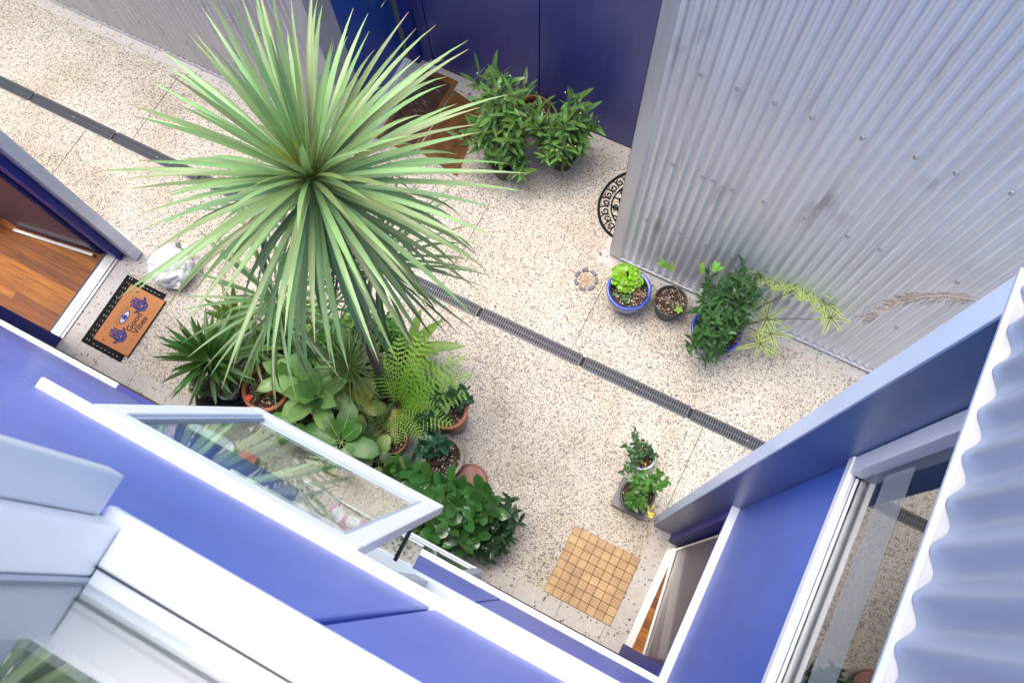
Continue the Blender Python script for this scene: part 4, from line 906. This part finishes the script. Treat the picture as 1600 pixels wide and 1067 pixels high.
fern('fern', 'bright green fern with wide arching fronds over the right of the pot group', (622, 634), .46, [(88, 50, .70, .13, .9), (60, 42, .75, .14, .9), (32, 38, .66, .14, .9), (5, 35, .52, .13, 1.0), (115, 45, .62, .13, .9), (-25, 30, .42, .12, .9), (75, 65, .6, .12, 1.1), (45, 62, .58, .12, 1.1), (145, 40, .5, .12, .9), (20, 60, .45, .11, 1.0), (100, 30, .68, .12, .6), (48, 25, .72, .12, .6), (-60, 35, .36, .11, .9), (10, 10, .5, .12, .4), (130, 60, .5, .11, 1.0)], FERN, 71)
fern('fern', 'darker small fern with narrow ladder fronds left of the log pot', (592, 668), .36, [(120, 40, .36, .05, .8), (80, 50, .30, .05, .8), (160, 30, .34, .05, .7), (200, 25, .30, .05, .7), (-90, 30, .30, .05, .8), (-60, 40, .26, .05, .8), (40, 40, .28, .05, .8), (235, 30, .30, .05, .8)], FERN2, 72, r=.1)

# ---- pots at the right of the group
c = P(613, 686, .30); t = potted('potted_log_plant', 'cut brown log stump standing in a small terracotta pot on a grey tub', c)
pot(t, c, .125, .17, TERRA, z0=.135, rim=.012)
m_ = MB(); a = Vector((c.x+.02, c.y-.0, .27)); m_.tube([a, a+Vector((-.03, .06, .08)), a+Vector((-.07, .14, .14)), a+Vector((-.09, .22, .17))], [.026, .030, .034, .028], 10); m_.build('log', mat('pale split wood', (.36, .24, .13), .85, ns=18, nv=.3, bump=.8, bs=50), t)
m_ = MB()
for sgx, sgy in ((1, 1),): pass
t = thing('grey_tub', 'square grey plastic tub under the terracotta pot with the log', 'tub', (c.x, c.y, 0)); rbox(c.x+.03, c.y-.02, .30, .27, .004, .12, .03, mat('grey plastic', (.15, .16, .165), .5), 'tub_body', t, rz=.05); rbox(c.x+.03, c.y-.02, .315, .285, .1202, .133, .035, mat('grey plastic rim', (.24, .25, .26), .5), 'lid', t, rz=.05)
t = thing('concrete_slab', 'grey concrete slab leaning flat among the pots next to the grey tub', 'slab', (P(580, 715)[0], P(580, 715)[1], 0)); q = P(612, 722, .04); bevel(MB().obox((q.x-.42, q.y-.06, .004), (.52, .05, 0), (-.02, .16, 0), (0, 0, .045)).build('slab', GREYB, t), .005)
c = P(700, 640, .50); t = potted('glazed_pot_plant', 'trailing ivy-like plant in the tall shiny red brown pot at the edge of the group', c); pot(t, c, .150, .50, TERRAG, rim=.03, taper=.80, belly=.012, soil=.88)
MB().lathe((c.x, c.y, .004), [(.145, .493), (.153, .502), (.163, .502), (.169, .492), (.167, .47)], 44).build('rim', mat('orange worn rim', (.40, .15, .045), .5, coat=.3), t)
random.seed(81); IVY = leafmat('dark ivy leaf', (.035, .11, .04), .1, .3); l_, s_ = MB(), MB(); shrub(l_, s_, (c.x, c.y, .44), [(c.x+.08, c.y+.20, .62), (c.x-.12, c.y-.02, .64), (c.x-.02, c.y+.12, .66), (c.x-.16, c.y-.16, .57), (c.x-.10, c.y-.22, .52), (c.x+.16, c.y+.14, .58), (c.x-.15, c.y+.1, .62)], 5, .075, .045, 'oval', .4, rs=.003, along=3); l_.build('leaves', IVY, t); s_.build('stems', GSTEM, t)
l_ = MB(); 
for k in range(12): l_.leaf((c.x-.04+U(-.05, .05), c.y+.0+U(-.06, .06), .56+U(0, .06)), U(0, 6), U(.1, .7), .07, .045, .4, 4, .2, 'oval')
l_.build('young_leaves', leafmat('fresh ivy leaf', (.16, .32, .05), .25), t)
c = P(690, 714, .27); t = potted('stone_pot_plant', 'wide stone coloured pot holding a small black pot of dark glossy leaves', c); pot(t, c, .175, .27, STONEP, rim=.026, taper=.84)
c2 = c+Vector((-.045, .0, 0)); MB().lathe((c2.x, c2.y, .22), [(.08, 0), (.092, .085), (.097, .085), (.097, .078)], 32).build('inner_pot', BLACKP, t); MB().lathe((c2.x, c2.y, .295), [(.09, 0), (.04, .006), (0, .008)], 24).build('inner_soil', SOIL, t)
random.seed(83); l_, s_ = MB(), MB(); shrub(l_, s_, (c2.x, c2.y, .29), [(c2.x-.02, c2.y+.06, .52), (c2.x-.08, c2.y+.0, .50), (c2.x+.05, c2.y+.10, .50), (c2.x-.1, c2.y+.1, .44), (c2.x-.12, c2.y-.05, .42)], 5, .11, .055, 'lance', .5, rs=.004, along=3); l_.build('leaves', leafmat('dark glossy leaf', (.03, .10, .045), .08, .22, spec=.6), t); s_.build('stems', GSTEM, t)
c = P(735, 752, .10); t = thing('pot_saucer', 'round red brown glazed saucer upside down on a pot, behind the glossy shrub', 'saucer', (c.x, c.y, 0)); MB().lathe((c.x, c.y, .004), [(.11, 0), (.125, .085), (.150, .088), (.152, .112), (.145, .118), (.12, .116), (.06, .113), (0, .112)], 44).build('saucer', mat('red brown saucer', (.22, .06, .045), .5, coat=.1, ns=5, nv=.15), t)

# ---- big glossy shrub and the darker one in the corner
random.seed(91)
c = P(690, 800, .45); t = potted('rubber_shrub', 'bushy shrub with large round glossy green leaves by the window sash', c); pot(t, (c.x, c.y+.02), .16, .26, BLACKP)
l_, s_ = MB(), MB(); tips = [P(px, py, z) for px, py, z in ((640, 730, .62), (665, 750, .72), (700, 752, .74), (690, 780, .85), (725, 765, .75), (740, 785, .78), (665, 790, .8), (700, 815, .82), (735, 812, .80), (675, 835, .6), (720, 845, .6), (640, 800, .6), (760, 800, .66), (610, 720, .52), (655, 770, .7), (685, 765, .78), (770, 780, .55), (745, 840, .55), (755, 760, .6), (708, 790, .85), (628, 745, .5), (780, 798, .6), (700, 860, .45), (640, 830, .45))]
shrub(l_, s_, (c.x, c.y, .24), tips, 9, .155, .095, 'oval', .5, .22, (.75, -.1), 5, .006, 2); l_.build('leaves', leafmat('round glossy leaf', (.045, .145, .03), .1, .22, spec=.6, island=.35), t); s_.build('stems', GSTEM, t)
random.seed(92); c = P(772, 830, .35); t = potted('dark_shrub', 'low dark shrub with small pointed leaves at the right end of the pot group', c); pot(t, (c.x-.02, c.y), .14, .22, BLACKP)
l_, s_ = MB(), MB(); tips = [P(px, py, z) for px, py, z in ((790, 790, .5), (805, 800, .45), (800, 820, .45), (785, 840, .42), (770, 860, .38), (765, 815, .55), (780, 810, .55), (755, 850, .4), (745, 868, .32), (795, 842, .36), (812, 812, .34), (770, 800, .5), (762, 880, .25), (785, 862, .25), (736, 860, .36), (800, 778, .4))]
shrub(l_, s_, (c.x, c.y, .2), tips, 8, .095, .034, 'lance', .5, .22, (.7, -.4), 4, .004, 3); l_.build('leaves', leafmat('very dark leaf', (.025, .072, .025), .08, .32, island=.3), t); s_.build('stems', STEM, t)

# ---- small pots at the left of the group
c = P(354, 608, .17); t = potted('pale_pot_plant', 'small leaved yellow green shrub in a pale blue pot', c); pot(t, c, .085, .17, mat('pale blue glaze', (.46, .58, .60), .3, coat=.4), rim=.022, taper=.8, SM=mat('bark chips', (.30, .19, .11), .9, ns=60, nv=.5, bump=1, bs=90))
random.seed(95); l_, s_ = MB(), MB(); shrub(l_, s_, (c.x, c.y, .15), [P(px, py, z) for px, py, z in ((350, 575, .36), (362, 570, .38), (372, 578, .38), (384, 572, .36), (358, 585, .34), (378, 588, .32), (368, 560, .40), (392, 582, .34), (345, 560, .38))], 7, .034, .020, 'oval', .3, rs=.0025, along=4); l_.build('leaves', leafmat('tiny lime leaf', (.24, .36, .08), .3), t); s_.build('stems', STEM, t)
l_ = MB()
for k in range(16): q = P(345+U(-6, 6), 578+U(-22, 14), .40); l_.leaf(q, U(0, 6), U(.1, .9), .062, .030, .4, 4, .2, 'lance')
l_.build('lime_shoots', leafmat('vivid lime leaf', (.30, .48, .03), .35), t)
c = P(350, 618, .05); t = thing('plant_tray', 'wide black saucer full of water and stones holding the small pale pot', 'tray', (c.x, c.y, 0)); MB().lathe((c.x, c.y, .004), [(0, .002), (.23, .002), (.25, .05), (.262, .052), (.258, .0), (.2, -.002)], 44).build('tray', BLACKP, t)
random.seed(97); m_ = MB()
for k in range(26):
    a, r = U(0, 6.28), U(.11, .21); q = Vector((c.x+r*math.cos(a), c.y+r*math.sin(a), .012)); m_.lathe(q, [(.0, 0), (.018, .004), (.02, .012), (.012, .02), (0, .022)], 8)
m_.build('pebbles', mat('dark pebbles', (.06, .065, .07), .5, island=.5), t)
c = P(322, 606, .22); t = potted('pale_rosette', 'pale grey green frilly succulent at the lower left of the group', c); pot(t, c, .09, .15, BLACKP); random.seed(98); m_ = MB()
for q, s_ in ((P(312, 598, .26), 1.0), (P(335, 612, .2), .55), (P(318, 610, .22), .8), (P(306, 606, .22), .7)):
    rosette(m_, q, 22, .075*s_, .05*s_, 1.2, .0, .4, 'oval', .15, 4, .3, wave=.15)
m_.build('leaves', leafmat('frilly pale leaf', (.27, .38, .20), .2, .5), t)
c = P(415, 606, .26); t = potted('flower_bowl', 'wide terracotta bowl with sparse stems and small red flowers', c); pot(t, c, .20, .26, TERRA, rim=.03, taper=.6, soil=.72); random.seed(99); l_, s_ = MB(), MB(); shrub(l_, s_, (c.x, c.y, .18), blob((c.x, c.y, .27), .17, .17, .06, 30), 5, .028, .014, 'oval', .3, rs=.002, along=2); l_.build('leaves', leafmat('dull sprawling leaf', (.10, .16, .05), .2), t); s_.build('stems', STEM, t)
m_ = MB()
for px, py in ((421, 608), (428, 606), (434, 609), (389, 621), (424, 613)):
    q = P(px, py, .33)
    for k in range(6): m_.leaf(q, k*1.05+U(0, .3), .35, .030, .024, .5, 3, .1, 'oval')
m_.build('red_flowers', mat('red petal', (.75, .05, .015), .6, trans=.2), t)
# ---- low filler plants in the middle of the group
fillers = [((470, 552), .34, 'round', 'leafy green jade-like plant in the dark middle of the group', (.07, .16, .03), 34, .16, 101), ((505, 530), .40, 'lance', 'dense mid green foliage plant right behind the spiky rosette', (.08, .19, .035), 44, .18, 102),
           ((430, 520), .40, 'lance', 'mixed strap foliage plant behind the bowl of red flowers', (.09, .19, .05), 36, .17, 103), ((600, 520), .42, 'lance', 'tall leafy plant beside the cordyline trunk', (.07, .17, .035), 46, .18, 104),
           ((575, 610), .25, 'round', 'low dark leafy plant at the foot of the cordyline trunk', (.045, .13, .03), 30, .16, 105), ((520, 605), .22, 'round', 'low green plant squeezed behind the large agave', (.05, .14, .04), 30, .16, 106),
           ((440, 560), .22, 'round', 'small leaved creeping plant between agave and bromeliad', (.06, .15, .03), 34, .14, 107), ((650, 600), .22, 'round', 'dark ground-hugging plant under the fern', (.04, .12, .03), 30, .18, 108),
           ((540, 510), .35, 'lance', 'light green leafy plant behind the fine spiky rosette', (.13, .25, .05), 34, .17, 109), ((660, 655), .22, 'round', 'dark small leaved plant between fern and shiny pot', (.03, .09, .03), 22, .11, 110), ((480, 500), .30, 'lance', 'yellow green arching plant under the crown', (.16, .25, .04), 34, .18, 111)]
for (px, z, sh, lb, col, n, rad, sd_) in fillers:
    random.seed(sd_); c = P(px[0], px[1], z); t = potted('foliage_plant', lb, c); pot(t, c, .10, .16, BLACKP, n=24)
    l_, s_ = MB(), MB(); shrub(l_, s_, (c.x, c.y, .14), blob((c.x, c.y, z), rad, rad, .10, n, zmin=-.3), 6, .085 if sh == 'lance' else .05, .030 if sh == 'lance' else .032, 'lance' if sh == 'lance' else 'oval', .5, rs=.003, along=2)
    l_.build('leaves', leafmat(sh+' leaf', tuple(q_*1.45 for q_ in col), .25), t); s_.build('stems', GSTEM, t)

# ---- right side: two blue pots and a black pot
c = P(983, 452, .30); t = potted('glazed_pot_plant', 'blue glazed pot of bright lime green round leaves', c); pot(t, c, .185, .30, BLUEP, rim=.026, taper=.60, belly=.03, soil=.78, inner=GREENI)
MB().lathe((c.x, c.y, .004), [(.178, .293), (.184, .303), (.198, .303), (.204, .292), (.198, .272)], 44).build('rim', BLUER, t)
random.seed(121); m_ = MB(); cc = P(980, 431, .36)
for k in range(190):
    a, r = U(0, 6.28), .125*math.sqrt(U(0, 1)); q = Vector((cc.x+r*math.cos(a), cc.y+r*math.sin(a)*.9, .30+.10*(1-(r/.125)**2)+U(-.02, .01))); m_.leaf(q, a+U(-1, 1), U(.0, .7), U(.034, .052), U(.034, .048), .5, 4, .12, 'oval', U(-.3, .3))
m_.build('leaves', leafmat('bright lime leaf', (.24, .50, .02), .3, .35, island=.25), t)
m_ = MB(); random.seed(122)
for k in range(9): a = c+Vector((U(-.05, .17), U(-.08, .02), .26-.30)); a.z = .26; m_.tube([a, a+Vector((U(-.1, .1), U(-.02, .05), .035)), a+Vector((U(-.16, .18), U(-.04, .08), .03))], .0025, 5)
m_.build('dry_twigs', mat('dry twig', (.42, .30, .16), .9), t)
l_ = MB()
for k in range(26): q = Vector((c.x+U(-.10, .04), c.y+U(-.12, -.02), .265)); l_.leaf(q, U(0, 6), U(.2, .9), .035, .02, .4, 3, .2, 'oval')
l_.build('seedlings', leafmat('seedling leaf', (.07, .17, .03), .2), t)
c = P(1048, 470, .25); t = potted('black_pot', 'matt black pot of flecked soil with one seedling between the two blue pots', c); pot(t, c, .143, .25, BLACKP, rim=.016, taper=.78, soil=.86)
l_ = MB(); q = P(1060, 484, .30)
for k in range(5): l_.leaf(q, k*1.26, .5, .045, .028, .5, 4, .2, 'oval')
l_.build('seedling', leafmat('seedling', (.25, .42, .05), .3), t)
c = P(1120, 516, .32); t = potted('glazed_pot_shrub', 'dense dark green shrub in the larger cobalt blue pot', c); pot(t, c, .205, .32, BLUEP, rim=.028, taper=.62, belly=.03, soil=.82)
MB().lathe((c.x, c.y, .004), [(.198, .312), (.204, .323), (.219, .323), (.225, .312), (.219, .292)], 44).build('rim', BLUER, t)
random.seed(125); l_, s_ = MB(), MB()
tips = [P(px+U(-4, 4), py+U(-4, 4), z) for px, py, z in ((1100, 450, .75), (1120, 440, .85), (1145, 430, .95), (1165, 425, 1.0), (1180, 440, .95), (1190, 455, .85), (1160, 415, 1.0), (1150, 455, .9), (1125, 465, .8), (1105, 478, .7), (1085, 490, .6), (1100, 505, .65), (1120, 500, .75), (1135, 485, .8), (1160, 475, .8), (1110, 525, .6), (1125, 540, .55), (1090, 540, .5), (1080, 530, .45), (1105, 550, .45), (1145, 515, .65), (1165, 500, .7), (1180, 470, .8), (1130, 520, .7), (1105, 430, .7), (1175, 450, .9), (1070, 545, .4), (1120, 560, .4), (1095, 465, .65), (1140, 445, .9), (1115, 490, .75), (1150, 495, .7), (1100, 565, .35), (1098, 520, .6), (1185, 425, .9), (1170, 460, .85))]
shrub(l_, s_, (c.x, c.y, .28), tips, 9, .115, .030, 'lance', .45, .25, (1.0, -.3), 4, .005, 3); l_.build('leaves', leafmat('shrub leaf', (.055, .145, .038), .15, .36, island=.35), t); s_.build('stems', STEM, t)
l_ = MB(); 
for q, az in ((P(1098, 428, .8), 2.2), (P(1114, 424, .85), 1.2), (P(1050, 424, .55), 2.4), (P(1040, 418, .5), 2.9)):
    for k in range(3): l_.leaf(q, az+U(-.8, .8), U(.2, .8), .10, .035, .4, 4, .2, 'lance')
l_.build('fresh_shoots', leafmat('fresh shoot', (.20, .42, .04), .3), t)
m_ = MB(); a = P(1092, 466, .45); m_.tube([a, P(1075, 475, .42), P(1062, 458, .46), P(1045, 432, .50)], .003, 5); m_.tube([a, P(1070, 478, .36), P(1040, 468, .34), P(1012, 462, .33)], .003, 5); m_.build('trailing_twigs', mat('bare twig', (.30, .24, .13), .9), t)
m_ = MB()
for k in range(6): a = P(1150, 535, .30)+Vector((U(-.05, .05), U(-.05, .05), 0)); m_.tube([a, a+Vector((U(-.06, .06), U(-.03, .06), .05)), a+Vector((U(-.1, .1), U(-.06, .06), .02))], .003, 5)
m_.build('dry_twigs', mat('dry twig 2', (.42, .30, .16), .9), t)
# lime feathery branches (a second, slender plant rooted in the same pot)
random.seed(131); ft = thing('feathery_sapling', 'slender sapling with lime yellow feathery leaves reaching across the corrugated wall', 'sapling', (c.x+.06, c.y+.02, .28))
ACA = leafmat('lime feather leaf', (.50, .66, .17), .4, .5, island=.12, hue=.01, nv=.08); l_, s_ = MB(), MB()
def spray(c0, z, rad, n, az0, span, ln=.17):
    base = P(c0[0]+6, c0[1]-3, z)
    for i in range(n):
        az = az0+span*(i/(n-1)-.5)+U(-.12, .12); frond(l_, s_, base, az, U(.1, .8), ln*U(.75, 1.25), .027, .6, 22, 1, .04, fat=.50)
SPR = ((1247, 446, .95), (1264, 456, .95), (1284, 440, .97), (1304, 424, .97), (1318, 440, .95), (1310, 458, .92), (1285, 478, .90), (1292, 500, .85), (1226, 452, .90), (1232, 440, .92), (1192, 500, .55), (1198, 525, .45), (1182, 540, .40), (1272, 470, .9), (1296, 444, .95), (1205, 438, .88), (1182, 436, .85))
for (px, py, z) in SPR:
    spray((px, py), z, 0, 8, U(0, 6.28), 5.8, .20)
l_.build('leaves', ACA, ft)
p0 = Vector((c.x+.06, c.y+.02, .28))
for tgt in ((1290, 432, .95), (1242, 455, .95), (1283, 500, .85), (1180, 505, .55), (1190, 525, .42), (1215, 440, .9)):
    q = P(*tgt); s_.tube([p0, p0.lerp(q, .35)+Vector((0, 0, .22)), p0.lerp(q, .7)+Vector((0, 0, .14)), q], [.006, .005, .004, .003], 6)
s_.build('stems', STEM, ft)

# dried palm frond behind the wall end
random.seed(135); dp = thing('dried_palm_frond', 'dry grey brown palm frond hanging against the corrugated wall', 'dried frond', (2.9, 2.6, 0))
DRY = mat('dry frond', (.30, .25, .22), .8, ns=20, nv=.2, island=.25); m_, s_ = MB(), MB()
path = [P(1560, 480, 2.0), P(1520, 468, 2.0), P(1480, 462, 1.98), P(1440, 464, 1.95), P(1405, 474, 1.9), P(1375, 490, 1.84), P(1358, 505, 1.78)]
s_.tube([Vector((2.95, 2.7, .01)), Vector((2.95, 2.75, 1.2)), path[0]]+path, [.02, .018, .014]+[.014, .012, .010, .008, .006, .004, .003], 7)
for i in range(190):
    t = U(.12, 1)*6; k = min(5, int(t)); q = path[k].lerp(path[k+1], t-k); sg = random.choice((-1, 1, -1)); m_.leaf(q, math.pi+sg*U(.15, .75)+.25, U(-.3, .1), U(.08, .20), U(.004, .008), U(1.3, 2.6), 5, .4, 'strap', U(-1, 1))
m_.build('dry_leaflets', DRY, dp); s_.build('stalk', DRY, dp)

# ---- two pots next to the right-hand door
c = P(1003, 712, .16); t = potted('white_pot_plant', 'small leafy plant in a white plastic pot, further from the door', c); pot(t, c, .115, .16, WHITEP, rim=.014, taper=.8)
random.seed(141); l_, s_ = MB(), MB(); shrub(l_, s_, (c.x, c.y, .14), [P(px, py, z) for px, py, z in ((990, 680, .42), (975, 695, .36), (1000, 690, .44), (1015, 700, .36), (970, 738, .30), (985, 735, .35), (995, 705, .44), (1025, 712, .28), (992, 670, .40), (985, 715, .38))], 6, .050, .026, 'oval', .4, rs=.003, along=3); l_.build('leaves', leafmat('small mid leaf', (.06, .15, .045), .2), t); s_.build('stems', STEM, t)
m_ = MB()
for px, py in ((1003, 722), (1008, 725)): q = P(px, py, .2); m_.lathe(q, [(0, 0), (.012, .004), (.012, .012), (0, .016)], 8)
m_.build('orange_petals', mat('orange petal', (.8, .3, .02), .6), t)
c = P(996, 774, .29); t = potted('black_pot_plant', 'leafy chilli plant with yellowing leaves in a black pot on a grey block', c); pot(t, c, .135, .21, BLACKP, z0=.085, rim=.018, taper=.78)
random.seed(143); l_, s_ = MB(), MB(); shrub(l_, s_, (c.x, c.y, .26), [P(px, py, z) for px, py, z in ((995, 742, .52), (1008, 735, .50), (1022, 745, .55), (1035, 762, .52), (1040, 750, .48), (1000, 755, .5), (985, 780, .42), (1000, 788, .44), (1010, 760, .55), (988, 792, .38), (1030, 740, .5), (1005, 795, .40))], 7, .068, .038, 'oval', .5, rs=.004, along=2); l_.build('leaves', leafmat('lobed green leaf', (.07, .20, .03), .25, island=.3), t); s_.build('stems', mat('yellow stem', (.34, .36, .05), .6), t)
l_ = MB()
for k in range(8): q = P(1016+U(-6, 6), 798+U(-12, 10), .36); l_.leaf(q, U(0, 6), U(-.3, .5), .04, .018, .5, 4, .2, 'oval')
l_.build('yellow_leaves', leafmat('yellow leaf', (.55, .47, .02), .3), t)
c3 = P(985, 800, .04); t = thing('concrete_block', 'grey block under the black pot by the right-hand door', 'block', (c.x, c.y, 0)); bevel(MB().obox((c.x-.16, c.y-.135, .004), (.30, -.0, 0), (.0, .27, 0), (0, 0, .08)).build('block', GREYB, t), .006)

# ---- bamboo-leaved plants by the blue wall
GIN = leafmat('bamboo-like leaf', (.14, .28, .065), .2, .36, island=.4, hue=.02)
def doorplant(label, cpx, z, tips, seed, potm, r, h, rootpx):
    random.seed(seed); c = P(rootpx[0], rootpx[1], h); t = potted('bamboo_orchid', label, c); pot(t, c, r, h, potm); l_, s_ = MB(), MB()
    shrub(l_, s_, (c.x, c.y, h*.8), [t_+Vector((U(-.07, .07), U(-.07, .07), U(-.08, .05))) for t_ in tips for _ in (0, 1)], 7, .19, .040, 'lance', .45, .25, (1.0, -.3), 5, .0045, 2)
    l_.build('leaves', GIN, t); s_.build('stems', GSTEM, t)
    m_ = MB()
    for k in range(16): q = random.choice(tips)+Vector((U(-.08, .08), U(-.08, .08), U(-.02, .03))); m_.lathe(q, [(0, 0), (.009, .004), (.007, .012), (0, .014)], 6)
    m_.build('white_buds', mat('cream bud', (.7, .66, .45), .6), t); return t
tp = [P(px+U(-5, 5), py+U(-5, 5), z) for px, py, z in ((745, 125, .85), (770, 118, .95), (800, 125, .9), (820, 140, .8), (750, 150, .9), (780, 150, 1.0), (805, 160, .9), (735, 175, .75), (765, 180, .9), (790, 185, .95), (820, 175, .8), (740, 205, .65), (765, 215, .7), (795, 215, .75), (825, 205, .7), (755, 235, .5), (785, 245, .55), (810, 240, .5), (845, 165, .7), (745, 190, .7), (730, 222, .5), (800, 200, .9), (815, 255, .4), (775, 135, .95), (760, 200, .85), (835, 190, .7))]
doorplant('large clump of bamboo-like leafy stems left of the blue panel joint', (780, 190), .9, tp, 151, BLACKP, .17, .26, (790, 245))
tp = [P(px+U(-4, 4), py+U(-4, 4), z) for px, py, z in ((890, 150, .95), (905, 165, .85), (870, 190, .8), (885, 205, .85), (860, 215, .7), (900, 195, .75), (925, 200, .6), (880, 230, .65), (860, 240, .55), (895, 222, .6), (850, 200, .7), (872, 250, .45), (912, 215, .5), (888, 160, .9), (865, 225, .6))]
doorplant('smaller clump of bamboo-like leafy stems right of the blue panel joint', (885, 200), .9, tp, 152, BLACKP, .13, .22, (880, 238))
c = P(835, 168, .30); t = thing('terracotta_pot', 'empty brown clay pot half hidden between the two leafy clumps', 'pot', (c.x, c.y, 0)); pot(t, (c.x, c.y), .15, .28, TERRAG, rim=.02, soil=.7)
# fallen leaf litter on the paving
random.seed(161)
m_ = MB()
for px, py, r_ in ((530, 640, 190), (780, 250, 60), (1120, 560, 50), (900, 430, 120), (700, 520, 130)):
    for k in range(26):
        q = P(px+U(-1, 1)*r_, py+U(-1, 1)*r_*.5, .003)
        if -.6 < q.y < 2.9: m_.leaf((q.x, q.y, .004), U(0, 6), .03, U(.012, .03), U(.004, .010), .05, 3, .15, 'lance')
tag(m_.build('leaf_litter', mat('litter', (.20, .12, .06), .9, island=.5), None), 'tiny dry leaf scraps scattered over the paving', 'leaf litter', kind='stuff')
